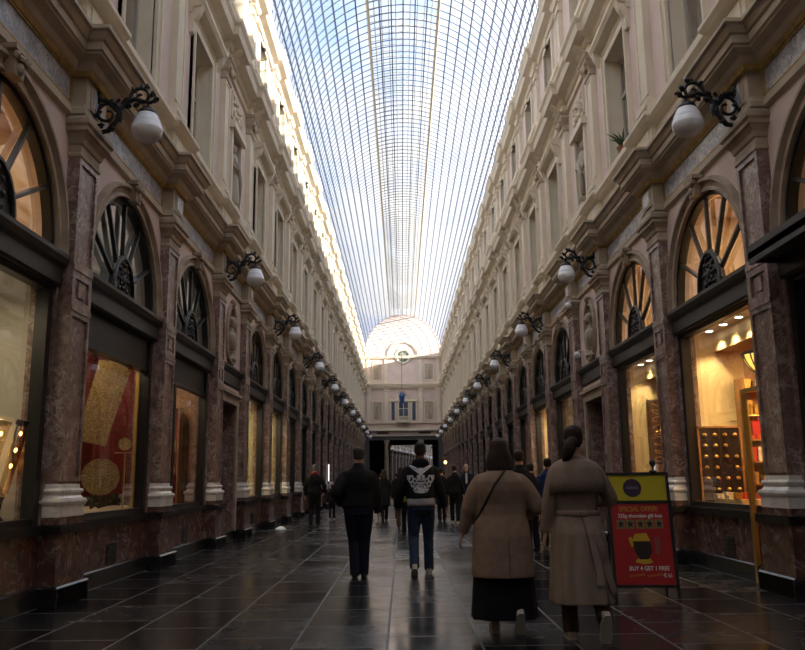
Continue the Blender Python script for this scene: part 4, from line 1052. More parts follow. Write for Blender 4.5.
# woman in beige coat with black skirt and a crossbody strap
r3,g3,A3,_=person('woman in beige coat and long black skirt with a thin strap across her back',.64,7.60,1.68,vox=.010,topc='beige',top='coat',topz=.50,legs='skirt',legc='black',hair='hair_brown',hairstyle='bob',
  feet=((-.085,.0,0,0),(.12,-.16,.10,1.05)),hands=((-.385,.10,.80),(.27,.22,1.02)),bulk=1.29,shoec='sneaker',skirt_hem=.13,sleeve=1.12)
strap(g3,[(.05,-.9,1.475),(-.07,-.9,1.33),(-.20,-.9,1.08),(-.28,-.9,.93)],(0,1,0),.011,F_['leather'],r3,'bag_strap')
strap(g3,[(.035,-.9,.82),(.035,-.9,.52)],(0,1,0),.0025,F_['brown'],g3,'back_vent')
# woman in trench coat with ponytail
r4,g4,A4,_=person('woman in long beige trench coat tied at the waist, dark hair in a low ponytail',1.25,7.22,1.77,vox=.010,topc='trench',top='trench',topz=.30,legc='brown',hair='hair_brown',hairstyle='ponytail',
  feet=((-.09,.04,0,0),(.14,-.20,.12,1.15)),hands=((-.27,.06,.82),(.20,.30,1.10)),bulk=1.04,shoec='sneaker',sleeve=1.1,headturn=-.15)
m_=MB(); R=[]
for z,rx,ry in ((1.475,.11,.11),(1.445,.18,.143),(1.38,.232,.165),(1.29,.246,.172),(1.20,.250,.178)):
    R.append([(rx*math.cos(PI+PI*q/28),-.012+ry*math.sin(PI+PI*q/28),z+.03*(abs(q-14)/14)**2*-1*(1.475-z)/.25) for q in range(29)])
R2=[[tuple(Vector(p)*1) for p in r_] for r_ in R]
m_.rings(R2,closed=False,cap=False); cp=m_.obj('storm_flap',[F_['trench']],g4,smooth=True); md=cp.modifiers.new('s','SOLIDIFY'); md.thickness=.008; bake(cp)
m_=MB(); R=[]
for q in range(40):
    a=2*PI*q/40; R.append([(rx*math.cos(a),ry*math.sin(a),z+.008*math.sin(a)) for rx,ry,z in ((.184,.142,1.00),(.192,.150,1.005),(.192,.150,1.045),(.184,.142,1.05))])
R.append(R[0]); m_.rings(R,cap=False); m_.obj('belt',[F_['trench']],g4,smooth=True)
for pts in ([(.03,-.9,1.02),(.07,-.9,.80),(.11,-.9,.55),(.10,-.9,.46)],[(.03,-.9,1.02),(.13,-.9,.80),(.20,-.9,.50),(.24,-.9,.38)]):
    strap(g4,pts,(0,1,0),.027,F_['trench'],g4,'belt_tail',eps=.026,thick=.008)
m_=MB(); m_.ell((.03,-.16,1.02),(.045,.028,.034),10,6); m_.obj('belt_knot',[F_['trench']],g4,smooth=True)

# further people
def far(label,x,y,H,**kw):
    kw.setdefault('vox',.018 if y<35 else .026); return person(label,x,y,H,**kw)
rr=far('person walking by the left wall in black jacket with a red collar',-2.93,25.6,1.84,top='jacket',topc='black',legc='black',hair='hair_grey',bulk=1.1,feet=((-.10,-.05,0,0),(.10,.1,0,0)),hands=((-.28,.05,.85),(.27,.1,.95)),vox=.014)
m_=MB(); m_.tube([(.085*math.cos(a/10*2*PI),-.02+.08*math.sin(a/10*2*PI),1.50) for a in range(11)],.022,8); m_.obj('collar',[F_['red']],rr[1],smooth=True)['label']='bright red collar'
far('small child in dark clothes walking behind the man in the black jacket',-2.72,29.5,1.22,top='jacket',topc='black',legc='black',feet=((-.09,-.1,0,0),(.09,.12,0,0)),shoec='sneaker',hair='hair_brown')
far('person in long dark coat walking between the two men, one foot raised',-.86,28.2,1.68,top='coat',topc='black',topz=.52,legc='black',hair='hair_brown',hairstyle='bob',feet=((-.05,-.15,.10,.9),(.07,.1,0,0)))
far('person in dark coat partly hidden behind the hoodie man, left of him',-.28,24.0,1.70,top='coat',topc='black',topz=.62,legc='brown',hair='hair_brown',hairstyle='bob',feet=((-.08,-.1,0,0),(.08,.1,0,0)))
far('person in yellow green top almost hidden behind the hoodie man',-.12,21.0,1.62,top='jacket',topc='green',legc='black',hair='hair_dark',hairstyle='short')
far('person in dark coat beside the right edge of the hoodie man',1.05,27.5,1.72,top='coat',topc='black',topz=.55,legc='black',hair='hair_dark',feet=((-.08,-.1,0,0),(.08,.1,0,0)))
rr=far('dark haired person in black jacket left of the bald man',1.40,26.2,1.78,top='jacket',topc='black',legc='black',shoec='sneaker',feet=((-.08,.1,0,0),(.08,-.1,0,0)))
rr=far('bald man in dark jacket over white shirt facing the camera',2.02,29.5,1.88,face=PI,top='jacket',topc='navy',legc='navy',hairstyle='none',feet=((-.09,0,0,0),(.09,.1,0,0)))
m_=MB(); m_.box((-.03,.12,1.12),(.03,.150,1.46)); m_.obj('shirt_front',[F_['white']],rr[1])
far('dark haired person seen just beyond the beige coat shoulder',1.50,12.4,1.75,top='jacket',topc='black',legc='black',hair='hair_brown',vox=.014,feet=((-.09,0,0,0),(.09,.1,0,0)))
far('person in dark blue jacket between the two beige coated women, left',2.18,15.8,1.62,top='jacket',topc='blue',legc='navy',hair='hair_dark',face=.3)
far('person in dark blue jacket between the two beige coated women, right',2.62,16.4,1.72,top='jacket',topc='blue',legc='navy',hair='hair_dark',face=-.3)
far('person in black coat close to the right of the ponytail woman',3.00,15.0,1.66,top='coat',topc='black',topz=.6,legc='black',hair='hair_dark')
for q,(x,y,H,c) in enumerate(((-.55,44,1.7,'black'),(.25,47,1.72,'brown'),(.75,41,1.68,'grey'),(1.9,43,1.75,'black'),(2.5,38,1.7,'navy'),(-1.6,52,1.72,'black'),(-.2,60,1.7,'black'),(1.2,58,1.74,'navy'))):
    far('tiny far person in %s among distant walkers'%{'black':'black','brown':'brown','grey':'grey','navy':'navy'}[c]+(', %s'%['left of centre','in the middle','right of centre','right side','by the right wall','left side','far middle','far right'][q]),x,y,H,top='coat',topc=c,topz=.6,legc='black',hair='hair_brown',group='distant walkers',vox=.034)
# ------------------------------------------------------------------ shop interiors of the two chocolate shop windows on the right
M['bulb']=mat('lit_spot_lens',(1,.9,.7),.4,emis=(1,.86,.6),estr=14)
M['bulbw']=mat('warm_bulb',(1,.8,.5),.4,emis=(1,.62,.25),estr=25)
M['brass']=mat('brass',(.50,.36,.10),.3,metal=.8)
M['board']=mat('black_display_board',(.02,.012,.01),.4)
M['redbox']=mat('red_paper',(.60,.02,.02),.5); M['whitebox']=mat('white_card',(.75,.70,.62),.6); M['goldfoil']=mat('gold_foil',(.70,.45,.12),.3,metal=.6)
M['choc']=mat('chocolate_brown',(.10,.045,.02),.4); M['sign_yellow']=mat('yellow_board',(.52,.43,.01),.5); M['sign_red']=mat('red_board',(.40,.010,.014),.45)
M['sign_disc']=mat('dark_purple_disc',(.04,.02,.05),.5); M['txt_yellow']=mat('ochre_lettering',(.50,.26,.02),.6); M['txt_white']=mat('white_lettering',(.72,.68,.66),.6)
for i in (3,4):
    uc,hp=bays[i][1:]; a,b=uc-hp+.08,uc+hp-.08; xg=4.59; zc=3.71; xb=5.02; xe=7.0
    zf=0.0 if i==3 else .86
    mb=MB()
    mb.quad((xg,b,zf),(5.5,b,zf),(5.5,b,zc),(xg,b,zc),0); mb.quad((5.5,b,zf),(xe,b,zf),(xe,b,zc),(5.5,b,zc),1)
    mb.quad((xg,a,zf),(xe,a,zf),(xe,a,zc),(xg,a,zc),1); mb.quad((xe,a,zf),(xe,b,zf),(xe,b,zc),(xe,a,zc),1)
    mb.quad((xg,a,zc),(xb,a,zc),(xb,b,zc),(xg,b,zc),2); mb.quad((xb,a,zc),(xb,b,zc),(xb,b,3.38),(xb,a,3.38),2); mb.quad((xb,a,3.38),(xb,b,3.38),(xe,b,3.38),(xe,a,3.38),1)
    mb.quad((xg,a,zf),(xe,a,zf),(xe,b,zf),(xg,b,zf),1)
    o=mb.obj('wall_shop',[M['room_cream'],M['room_wood'],M['ceil']],fix=False); tag(o,kind='structure')
    if i==3:
        mb=MB(); mb.box((4.62,10.95,0),(5.25,b-.01,.88)); o=mb.obj('display_plinth',[M['room_wood']]); tag(o,'low wooden plinth behind the chocolate shop window, under the black board','plinth')
    for k in range(4):
        y=b-.35-.6*k
        r=empty('ceiling_spotlight',(4.84,y,zc)); tag(r,'round ceiling spotlight in the %s warm window on the right, %s from far end'%('larger' if i==3 else 'smaller',['first','second','third','fourth'][k]),'spotlight','spotlights in the warm shop windows')
        mb=MB(); mb.lathe([(.075,0),(.078,-.02),(.07,-.035),(.06,-.03)],n=16); mb.obj('housing',[M['whitebox']],r)
        mb=MB(); mb.lathe([(.055,-.028),(.05,-.037),(.001,-.038)],n=16); mb.obj('lens',[M['bulb']],r)
        l=bpy.data.lights.new('spot','SPOT'); l.energy=80 if i==3 else 70; l.color=(1,.75,.40); l.spot_size=math.radians(95); l.spot_blend=.6; l.shadow_soft_size=.04
        lo=bpy.data.objects.new('spot',l); col.objects.link(lo); lo.location=(4.86,y,zc-.05); lo.rotation_euler=Vector((.10,.0,-1)).to_track_quat('-Z','Y').to_euler()
    area('shop_light',(6.0,uc,3.36),.6,90 if i==3 else 16,(1,.60,.25),sy=1.6)
# board of gold pralines
yb=13.2
r=empty('display_board',(4.82,yb,.88)); tag(r,'black display board with rows of gold pralines standing in the chocolate shop window','display board')
mb=MB(); mb.box((-.33,-.02,0),(.33,.02,1.22)); mb.obj('panel',[M['board']],r)
mb=MB()
for a_,b_,c_,d_ in ((-.35,-.32,0,1.24),(.32,.35,0,1.24),(-.35,.35,1.21,1.24),(-.35,.35,0,.03)): mb.box((a_,-.035,c_),(b_,.02,d_))
mb.obj('frame',[M['room_wood']],r)
pr=None
for j in range(6):
    for k in range(4):
        if (j*4+k) in (7,14,20): continue
        if pr is None:
            mb=MB(); mb.lathe([(.005,.0),(.03,.004),(.036,.02),(.028,.04),(.012,.05),(.002,.052)],n=12); pr=mb.obj('praline',[M['goldfoil']],smooth=True); o=pr
        else: o=pr.copy(); col.objects.link(o)
        o.location=(4.82-.24+.16*k,yb-.045,.88+1.08-.17*j); o.rotation_euler=(0,0,0)
        tag(o,'small gold wrapped praline on the black display board','praline','pralines on the display board')
# things on the window floor
def boxes(lst):
    for (x,y,z,sx,sy,sz,m,lab,nm,cat,grp) in lst:
        mb=MB(); mb.box((-sx/2,-sy/2,0),(sx/2,sy/2,sz*.72),0); mb.box((-sx/2-.004,-sy/2-.004,sz*.72),(sx/2+.004,sy/2+.004,sz),0)
        mb.box((-sx*.06,-sy/2-.006,0),(sx*.06,sy/2+.006,sz+.004),1)
        o=mb.obj(nm,[m,M['goldfoil']]); o.location=(x,y,z); tag(o,lab,cat,grp)
L_=[]
for k in range(6): L_.append((4.62+.13*k,12.85-.03*k,.88,.11,.12,.07+.02*(k%2),M['redbox'] if k>1 else M['whitebox'],'small %s chocolate box at the foot of the black display board'%('red' if k>1 else 'white'),'chocolate_box','box','chocolate boxes in the window'))
for k in range(5): L_.append((4.66+.12*k,12.5,.88,.09,.09,.05,M['whitebox'],'little white card box along the front of the chocolate window','card_box','box','white boxes in the window'))
for k in range(7): L_.append((4.60+.11*k,12.1+.04*(k%2),1.0,.09,.10,.09,M['redbox'] if k%2 else M['goldfoil'],'small %s sweet box in the front row of the chocolate window'%('red' if k%2 else 'gold'),'sweet_box','box','sweet boxes in the front row'))
L_=[(a,b,1.0)+tuple(q) for a,b,c,*q in L_]
boxes(L_)
mb=MB(); mb.box((4.60,11.95,.88),(5.3,13.0,.998)); o=mb.obj('display_step',[M['room_cream']]); tag(o,'pale step on the chocolate window floor carrying red and white boxes','step')
# shelving seen beside the board
r=empty('shelf_unit',(5.66,13.40,0)); tag(r,'orange wooden shelf unit full of sweets beyond the brass shop door','shelf')
mb=MB(); mb.box((-.36,.14,0),(.36,.17,2.9)); mb.obj('back_panel',[M['room_wood']],r)
for s_ in (-1,1): mb=MB(); mb.box((s_*.36-.015,-.15,0),(s_*.36+.015,.17,2.9)); mb.obj('side_panel',[M['room_wood']],r)
sz=[.5,.85,1.2,1.55,1.9,2.3,2.7]
for z in sz: mb=MB(); mb.box((-.345,-.15,z-.012),(.345,.14,z+.012)); mb.obj('shelf',[M['room_wood']],r)
rnd=random.Random(9); L_=[]; cnt=0
rown=['lowest','second','third','fourth','fifth','sixth','top']
for zi,z in enumerate(sz):
    for k in range(5):
        m=rnd.choice([M['redbox'],M['goldfoil'],M['whitebox'],M['redbox'],M['choc']]) if z<2.0 else rnd.choice([M['goldfoil'],M['choc']])
        L_.append((5.40+.13*k,13.36,z+.012,.10,.10,rnd.uniform(.12,.24),m,'small gift box on the %s shelf of the orange shelf unit'%rown[zi],'gift_box','box','gift boxes on the %s shelf'%rown[zi]))
boxes(L_)
# two red bags hanging in the doorway view
for k,(x,z) in enumerate(((5.18,1.95),(5.34,1.92))):
    mb=MB(); mb.rings([[(-.07,-.03,0),(.07,-.03,0),(.07,.03,0),(-.07,.03,0)],[(-.08,-.04,.2),(.08,-.04,.2),(.08,.04,.2),(-.08,.04,.2)]]); mb.tube([(-.04,0,.2),(-.03,0,.28),(.03,0,.28),(.04,0,.2)],.005,6)
    o=mb.obj('gift_bag',[M['redbox']]); o.location=(x,12.6,z); tag(o,'glossy red gift bag hanging inside the shop door, %s one'%('left' if k==0 else 'right'),'bag','red gift bags')
mb=MB(); mb.tube([(5.05,12.6,2.24),(5.5,12.6,2.24)],.01,8); mb.box((5.47,12.58,0),(5.5,12.62,2.24)); mb.box((5.05,12.58,.88),(5.08,12.62,2.24)); o=mb.obj('hanging_rail',[M['brass']]); tag(o,'brass rail carrying two red gift bags inside the shop','rail')
# brass framed shop door, open
r=empty('door_3',(4.26,10.80,0)); tag(r,kind='structure')
mb=MB(); mb.box((-.03,-.03,0),(.03,.03,2.45)); mb.box((-.03,-.70,2.39),(.03,-.03,2.45)); mb.box((-.03,-.76,0),(.03,-.70,2.45)); mb.box((-.02,-.70,0),(.02,-.03,.08)); mb.obj('frame',[M['brass']],r)
mb=MB(); mb.quad((0,-.70,.08),(0,-.03,.08),(0,-.03,2.39),(0,-.70,2.39)); mb.obj('glass',[M['glass']],r,fix=False)
mb=MB(); mb.tube([(-.06,-.62,.95),(-.06,-.62,1.35)],.012,8); mb.obj('handle',[M['brass']],r)
# gilded bowl chandelier
r=empty('bowl_chandelier',(4.78,11.25,3.42)); tag(r,'dark ribbed bowl chandelier glowing amber above the brass shop door','chandelier')
M['amber']=mat('amber_glass',(.8,.5,.1),.3,emis=(1,.55,.10),estr=1.6)
mb=MB(); mb.tube([(0,0,0),(0,0,-.42)],.012,8); mb.obj('rod',[M['iron']],r)
mb=MB(); mb.lathe([(.26,-.42),(.25,-.50),(.21,-.58),(.14,-.66),(.05,-.71),(.005,-.72)],n=24); mb.obj('bowl',[M['amber']],r,smooth=True)
mb=MB()
for k in range(12):
    a=2*PI*k/12; mb.tube([(rr_*1.03*math.cos(a),rr_*1.03*math.sin(a),z) for rr_,z in ((.27,-.42),(.25,-.50),(.21,-.58),(.14,-.66),(.03,-.72))],.010,6)
mb.tube([(.275*math.cos(2*PI*k/24),.275*math.sin(2*PI*k/24),-.42) for k in range(25)],.02,6); mb.obj('cage',[M['iron']],r)
# dark carved panel in the second warm window
r=empty('wall_hanging',(5.15,17.4,1.6)); tag(r,'tall dark ornamented hanging at the far end of the smaller warm window','hanging')
mb=MB(); mb.box((-.2,-.02,0),(.25,.02,1.35)); mb.obj('cloth',[M['choc']],r)
mb=MB()
for k in range(9):
    mb.tube([(.02+.12*math.cos(q*.6+k),-.03,.1+.14*k+.05*math.sin(q*.6)) for q in range(9)],.010,5)
mb.obj('ornament',[M['goldfoil']],r)

# ------------------------------------------------------------------ left windows
M['lace']=mat('gold_lace',(.48,.33,.13),.8,noise=(45,(.22,.13,.05),.40,.62)); M['tan_cloth']=mat('crumpled_tan_cloth',(.62,.46,.27),.8,bump=.8,bscale=18)
u_=Vector((.936,.353,0)); nrm=Vector((.353,-.936,0)); pc=Vector((-4.86,12.35,0))
def pw(px,py,off=0): return pc+u_*((px-96)/66.0)+Vector((0,0,1.32+(481-py)/66.0))+nrm*off
def thinquad(name,pts,m,off=0,t=.01):
    P4=[pw(*p,off) for p in pts]; n=24; mb=MB(); 
    F=[];Bk=[]
    for i in range(n+1):
        for j in range(n+1):
            a=P4[0].lerp(P4[1],i/n); b=P4[3].lerp(P4[2],i/n); q=a.lerp(b,j/n)+nrm*(.002*math.sin(i*1.3)+.002*math.sin(j*.9)); F.append(q); Bk.append(q-nrm*t)
    fs=[]; 
    for i in range(n):
        for j in range(n):
            c=i*(n+1)+j; fs.append((c,c+n+1,c+n+2,c+1))
    mb.add(F,fs); mb.add(Bk,[tuple(reversed(f)) for f in fs])
    return mb.obj(name,[m],fix=False)
o=thinquad('lace_runner',[(98,358),(130,362),(108,444),(80,438)],M['lace']); tag(o,'long slanting gold lace runner hung before the dark red backdrop','lace')
def disc(name,px,py,r_,m,off=.03):
    c=pw(px,py,off); mb=MB(); R=[]
    for q,d in ((r_,0),(r_,.008),(r_*.93,.014),(r_*.9,.006),(.005,.008)):
        R.append([c+u_*(q*math.cos(2*PI*k/40)*(1+.015*math.cos(k*PI/2)))+Vector((0,0,q*math.sin(2*PI*k/40)*(1+.015*math.cos(k*PI/2))))+nrm*d for k in range(40)])
    mb.rings(R); return mb.obj(name,[m])
o=disc('lace_disc',105,474,.27,M['lace'],.09); tag(o,'large round gold lace mat standing at the bottom of the red window','lace')
o=disc('lace_disc',126,442,.095,M['lace'],.04); tag(o,'small round gold lace mat resting on a thin shelf in the red window','lace')
c=pw(126,450,.03); mb=MB(); mb.box((c.x-.14,c.y-.05,c.z-.01),(c.x+.14,c.y+.05,c.z)); mb.box((c.x-.01,c.y+.03,.86),(c.x+.01,c.y+.05,c.z)); o=mb.obj('thin_shelf',[M['goldfoil']]); tag(o,'thin pale shelf on a post carrying the small lace mat','shelf')
mb=MB(); n=30; rnd=random.Random(4); V_=[]
for i in range(n+1):
    for j in range(9): V_.append((-4.46-.85*j/8, 10.2+3.3*i/n, .885+ (0 if j in(0,8) or i in (0,n) else .05+.07*rnd.random())))
fs=[(i*9+j,(i+1)*9+j,(i+1)*9+j+1,i*9+j+1) for i in range(n) for j in range(8)]
mb.add(V_,fs); o=mb.obj('crumpled_cloth',[M['tan_cloth']],smooth=True); tag(o,'crumpled tan cloth spread over the floor of the red window','cloth')
mb=MB(); rnd=random.Random(8)
for k in range(16): 
    y=11.0+.16*k; 
    for q in range(5): mb.ell((-4.78+rnd.uniform(-.1,.1),y+rnd.uniform(-.05,.05),1.0+rnd.uniform(0,.14)),(.05,.05,.02),7,5,rot=Matrix.Rotation(rnd.uniform(0,3),3,(1,rnd.random(),.3)))
o=mb.obj('dried_leaves',[mat('dark_dried_leaves',(.06,.05,.02),.7)]); tag(o,'dark dried leaves strewn behind the crumpled cloth','leaves',kind='stuff')
mb=MB()
R=[[(-4.50-.02*math.sin(k*1.7),13.25+.028*k,z) for k in range(8)]+[(-4.54-.02*math.sin(k*1.7),13.25+.028*k,z) for k in reversed(range(8))] for z in (.9,3.1)]
mb.rings(R); o=mb.obj('gold_curtain',[mat('gold_curtain',(.70,.46,.08),.6)]); tag(o,'narrow gold curtain at the far edge of the red window','curtain')
r=empty('strip_light',(-4.85,11.0,3.5)); tag(r,'small bright strip light under the ceiling of the red window','light')
mb=MB(); mb.box((-.07,-.30,-.02),(.07,.30,.03)); mb.obj('housing',[M['whitebox']],r); mb=MB(); mb.box((-.05,-.28,-.035),(.05,.28,-.02)); mb.obj('tube',[M['bulb']],r)
# first left window: leaning glass torches with bulbs and tripod pole
ty=9.35
M['smoke']=glassmat('smoked_glass',tint=(.75,.6,.4),base=.08)
for k,(dx,lab) in enumerate(((0,'right'),(-.22,'left'))):
    r=empty('glass_torch',(-4.78+dx,ty-.02,.90)); r.rotation_euler=(0,math.radians(13),0)
    tag(r,'tall leaning glass tube lamp with warm bulbs in the nearest left window, %s one'%lab,'lamp','glass tube lamps')
    mb=MB(); mb.lathe([(.055,.35),(.07,1.15),(.068,1.15),(.053,.35)],n=16); mb.obj('glass_tube',[M['smoke']],r,smooth=True)
    mb=MB(); mb.lathe([(.02,0),(.03,.02),(.03,.34),(.06,.35),(.02,.36)],n=14); mb.lathe([(.075,1.12),(.08,1.14),(.08,1.17),(.07,1.17)],n=16); mb.obj('holder',[M['iron']],r)
    for z in (.65,.83,1.02): mb=MB(); mb.ell((0,0,z),(.016,.016,.026),10,8); mb.obj('bulb',[M['bulbw']],r,smooth=True)
r=empty('leaning_pole',(-4.76,ty+.15,.88)); tag(r,'dark leaning pole on a heavy foot in the nearest left window','pole')
mb=MB(); mb.tube([(-.14,0,.06),(.02,0,.6),(.10,0,1.12)],[.02,.02,.024],8); mb.ell((.11,0,1.15),(.05,.04,.04),8,6); mb.obj('pole',[M['iron']],r)
mb=MB(); mb.lathe([(.15,0),(.14,.05),(.08,.12),(.03,.16)],(-.14,0,0),16); mb.obj('foot',[M['iron']],r)
# second left window: cabinet
r=empty('wooden_cabinet',(-5.3,17.25,.88)); tag(r,'brown wooden display cabinet with red lining in the third left window','cabinet')
mb=MB(); mb.box((-.3,.05,0),(.45,.1,2.0)); mb.obj('back_panel',[M['room_red']],r)
for a_ in (-.3,.43): mb=MB(); mb.box((a_,-.2,0),(a_+.03,.1,2.0)); mb.obj('side_panel',[M['room_wood']],r)
for z in (0,.62,1.1,1.97): mb=MB(); mb.box((-.27,-.2,z),(.43,.05,z+.03)); mb.obj('shelf',[M['room_wood']],r)
for k in range(4):
    mb=MB(); mb.lathe([(.04,0),(.055,.05),(.04,.12),(.02,.16),(.03,.2)],n=12); o=mb.obj('small_vase',[M['goldfoil']],smooth=True); o.location=(-5.48+.17*k,17.15,1.53); tag(o,'small gold vase on the shelf of the red lined cabinet','vase','small gold vases')
for k in range(3):
    mb=MB(); mb.box((-.09,-.06,0),(.09,.06,.18)); mb.box((-.095,-.065,.14),(.095,.065,.16)); o=mb.obj('folded_linen',[M['lace']]); o.location=(-5.44+.22*k,17.16,2.01); tag(o,'folded lace stack on the upper shelf of the red lined cabinet','linen','folded lace stacks')

# ------------------------------------------------------------------ A-board
r=empty('a_board_sign',(2.49,9.75,0),math.radians(-4)); tag(r,'folding yellow and red A-board advertising a special offer on chocolate gift boxes','sign')
def flat(me_fn,name,m,parent): pass
LEAN=math.radians(9)
def TP(u,w,d=0): # panel coordinates to local
    return (u, w*math.sin(LEAN)-.20-d*math.cos(LEAN), w*math.cos(LEAN)+d*math.sin(LEAN)*0)
def pbox(mb,u0,u1,w0,w1,d0,d1,mi=0):
    v=[TP(u,w,d) for d in (d0,d1) for u,w in ((u0,w0),(u1,w0),(u1,w1),(u0,w1))]
    mb.add(v,[(0,1,2,3),(7,6,5,4),(0,4,5,1),(1,5,6,2),(2,6,7,3),(3,7,4,0)],mi)
hw=.345
mb=MB()
for s_ in (-1,1): pbox(mb,s_*hw-.018,s_*hw+.018,0,1.40,-.012,.014)
for w_ in (.13,1.06,1.385): pbox(mb,-hw,hw,w_-.018,w_+.018,-.012,.014)
mb.obj('front_frame',[M['frame']],r)
mb=MB()
for s_ in (-1,1): mb.tube([(s_*(hw-.02),.03,1.36),(s_*(hw-.02),.28,0)],.014,8)
mb.tube([(-hw+.02,.2,.45),(hw-.02,.2,.45)],.01,8)
mb.obj('rear_leg',[M['frame']],r)
mb=MB(); pbox(mb,-hw+.015,hw-.015,1.075,1.37,-.008,.004); hd=mb.obj('header_panel',[M['sign_yellow']],r)
mb=MB(); pbox(mb,-hw+.015,hw-.015,.145,1.045,-.008,.004); rd=mb.obj('poster_panel',[M['sign_red']],r)
mb=MB(); R=[]
for d in (.004,.008): R.append([TP(-.06+.105*math.cos(2*PI*k/32),1.222+.105*math.sin(2*PI*k/32),d) for k in range(32)])
mb.rings(R); mb.obj('logo_disc',[M['sign_disc']],hd)
mb=MB(); rnd=random.Random(1)
for k in range(7): 
    u=-.125+.02*k; pbox(mb,u,u+.006,1.210,1.238,.008,.011); 
    if k%2: pbox(mb,u,u+.015,1.210,1.215,.008,.011)
    else: pbox(mb,u,u+.014,1.233,1.238,.008,.011)
mb.obj('logo_mark',[mat('pale_violet_mark',(.30,.26,.36),.6)],hd)
def text(s,u,w,size,m,name,width=None,parent=None):
    c=bpy.data.curves.new(name,'FONT'); c.body=s; c.size=size; c.align_x='CENTER'; c.extrude=.0015; c.offset=.0012
    o=bpy.data.objects.new(name,c); col.objects.link(o); dg=bpy.context.evaluated_depsgraph_get(); dg.update()
    me=bpy.data.meshes.new_from_object(o.evaluated_get(dg)); bpy.data.objects.remove(o)
    xs=[v.co.x for v in me.vertices]; k=(width/(max(xs)-min(xs))) if width else 1
    for v in me.vertices:
        p=TP(u+v.co.x*k,w+v.co.y,.006+v.co.z); v.co=p
    me.materials.clear(); me.materials.append(m); o=bpy.data.objects.new(name,me); col.objects.link(o); o.parent=parent; return o
text('SPECIAL OFFER!',-.01,.955,.075,M['txt_yellow'],'heading',.44,rd)
text('225g chocolate gift box',0,.885,.060,M['txt_white'],'subheading',.50,rd)
text('BUY 4 GET 1 FREE',.05,.30,.065,M['txt_white'],'slogan',.44,rd)
text('\u20ac 61',.25,.225,.060,M['txt_white'],'price',.09,rd)
mb=MB(); rnd=random.Random(6)
for k in range(2):
    u0=-.18+.20*k; pts=[TP(u0+.012*q,.235+.014*math.sin(q*2.1)+.0015*q,.007) for q in range(15)]; mb.tube(pts,.004,5)
mb.obj('script_line',[M['txt_yellow']],rd)
mb=MB()
for k in range(5):
    u=-.225+.105*k+(.01 if k>1 else 0)
    pbox(mb,u-.045,u+.045,.76,.86,.004,.007,1); R=[]
    pts=[TP(u+(.042 if q%2==0 else .020)*math.cos(PI/2+q*PI/5),.81+(.048 if q%2==0 else .022)*math.sin(PI/2+q*PI/5),.010) for q in range(10)]
    mb.add(pts,[tuple(range(10))],0)
mb.obj('product_picture',[M['board'],mat('olive_patch',(.22,.17,.06),.6)],rd)
mb=MB(); pts=[(-.10,.62),(.10,.62),(.11,.50),(.06,.42),(-.04,.42),(-.09,.52)]; mb.add([TP(u-.01,w,.009) for u,w in pts],[tuple(range(6))],0)
pts=[(-.11,.62),(-.07,.70),(.06,.71),(.10,.62)]; mb.add([TP(u-.01,w,.008) for u,w in pts],[(0,1,2,3)],1); pts=[(-.13,.56),(-.155,.66),(-.12,.67),(-.09,.56)]; mb.add([TP(u,w,.0075) for u,w in pts],[(0,1,2,3)],1)
pts=[(-.07,.43),(.07,.43),(.10,.385),(.0,.365),(-.10,.39)]; mb.add([TP(u,w,.007) for u,w in pts],[tuple(range(5))],1)
pts=[(.13,.65),(.19,.68),(.21,.58),(.17,.46),(.14,.50)]; mb.add([TP(u,w,.007) for u,w in pts],[tuple(range(5))],2)
mb.obj('cup_picture',[M['board'],mat('amber_print',(.62,.38,.02),.6),mat('dull_red_print',(.28,.06,.06),.6)],rd,fix=False)
# little dark ornament on top
mb=MB(); mb.lathe([(.05,0),(.045,.02),(.015,.03),(.012,.06),(.035,.09),(.04,.12),(.025,.15),(.005,.155)],n=12); o=mb.obj('finial_handle',[M['frame']],r,smooth=True); o.location=(TP(.2,1.40)[0],TP(0,1.40)[1],TP(0,1.40)[2])

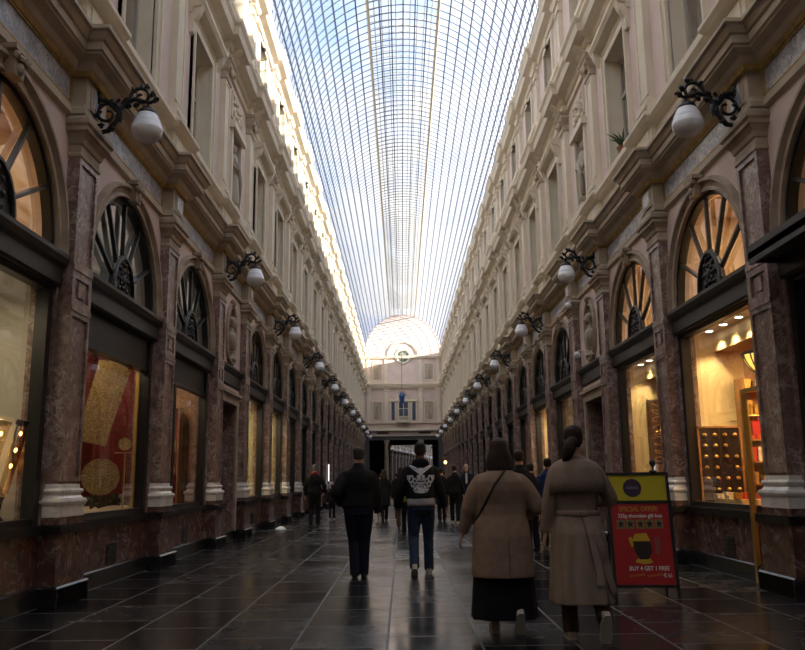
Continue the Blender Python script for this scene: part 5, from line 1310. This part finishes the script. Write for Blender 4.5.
# ------------------------------------------------------------------ smaller things along the arcade
r=empty('slim_pole_stand',(-3.72,24.0,0)); tag(r,'slim grey pole stand with a pale base by the left wall','stand')
mb=MB(); mb.lathe([(.16,0),(.16,.02),(.07,.07),(.015,.09)],n=16); mb.obj('base',[mat('pale_base',(.75,.80,.88),.4)],r,smooth=False)
mb=MB(); mb.tube([(0,0,.08),(0,0,1.9)],.012,8); mb.obj('pole',[M['grey'] if 'grey' in M else M['beam']],r)
mb=MB(); mb.box((-.02,-.08,0),(.02,.08,.85)); o=mb.obj('lit_menu_panel',[mat('lit_white_panel',(.9,.9,.9),.5,emis=(1,.98,.95),estr=1.2)]); o.location=(-4.05,43.25,1.35); tag(o,'narrow white lit panel on a pilaster far along the left wall','panel')
r=empty('amber_lamp',(3.66,74.5,2.9)); tag(r,'small glowing amber lamp low on the right wall near the far end','lamp')
mb=MB(); mb.ell((0,0,0),(.13,.13,.15),12,8); mb.obj('bulb',[mat('amber_glow',(1,.6,.2),.5,emis=(1,.45,.10),estr=7)],r,smooth=True)
mb=MB(); mb.tube([(.05,0,.1),(.2,0,.18),(.48,0,.18)],.02,6); mb.obj('arm',[M['iron']],r)
for k,(x,y,z) in enumerate(((4.0,20.25,5.62),(4.15,20.2,4.35))):
    r=empty('security_camera',(x,y,z)); tag(r,'white dome security camera on the right wall %s'%('just below the capital by the oval niche' if k==0 else 'above the doorway under the oval niche'),'camera','dome cameras')
    mb=MB(); mb.ell((0,0,0),(.085,.085,.085),14,10); mb.obj('dome',[M['opal']],r,smooth=True)
    mb=MB(); mb.tube([(0,0,.06),(.05,0,.11),(4.31-x,0,.11)],.02,8); mb.obj('arm',[M['whitebox']],r)
mb=MB(); mb.box((3.82,6.25,3.80),(4.3,9.25,3.88)); mb.box((3.82,6.25,3.74),(3.86,9.25,3.96)); mb.box((3.86,9.2,3.76),(4.3,9.25,3.94)); o=mb.obj('shop_canopy',[M['beam']]); tag(o,'flat black canopy over the shopfront at the right edge','canopy')
r=empty('potted_agave',(4.30,15.6,7.665)); r.scale=(1.25,1.25,1.25); tag(r,'spiky green potted plant on the first floor window sill of the right facade','plant')
mb=MB(); mb.lathe([(.07,0),(.10,.16),(.11,.16),(.11,.18),(.09,.18)],n=14); mb.obj('pot',[mat('terracotta',(.30,.13,.07),.8)],r)
mb=MB(); rnd=random.Random(3)
for k in range(18):
    a=2*PI*k/18+rnd.uniform(-.1,.1); l=rnd.uniform(.25,.42); e=rnd.uniform(.3,1.2)
    mb.tube([(0,0,.16),(l*.5*math.cos(a)*math.cos(e),l*.5*math.sin(a)*math.cos(e),.16+l*.6*math.sin(e)),(l*math.cos(a)*math.cos(e),l*math.sin(a)*math.cos(e),.16+l*.8*math.sin(e))],[.022,.018,.002],5)
mb.obj('leaves',[mat('dark_green_leaf',(.05,.09,.03),.5)],r)
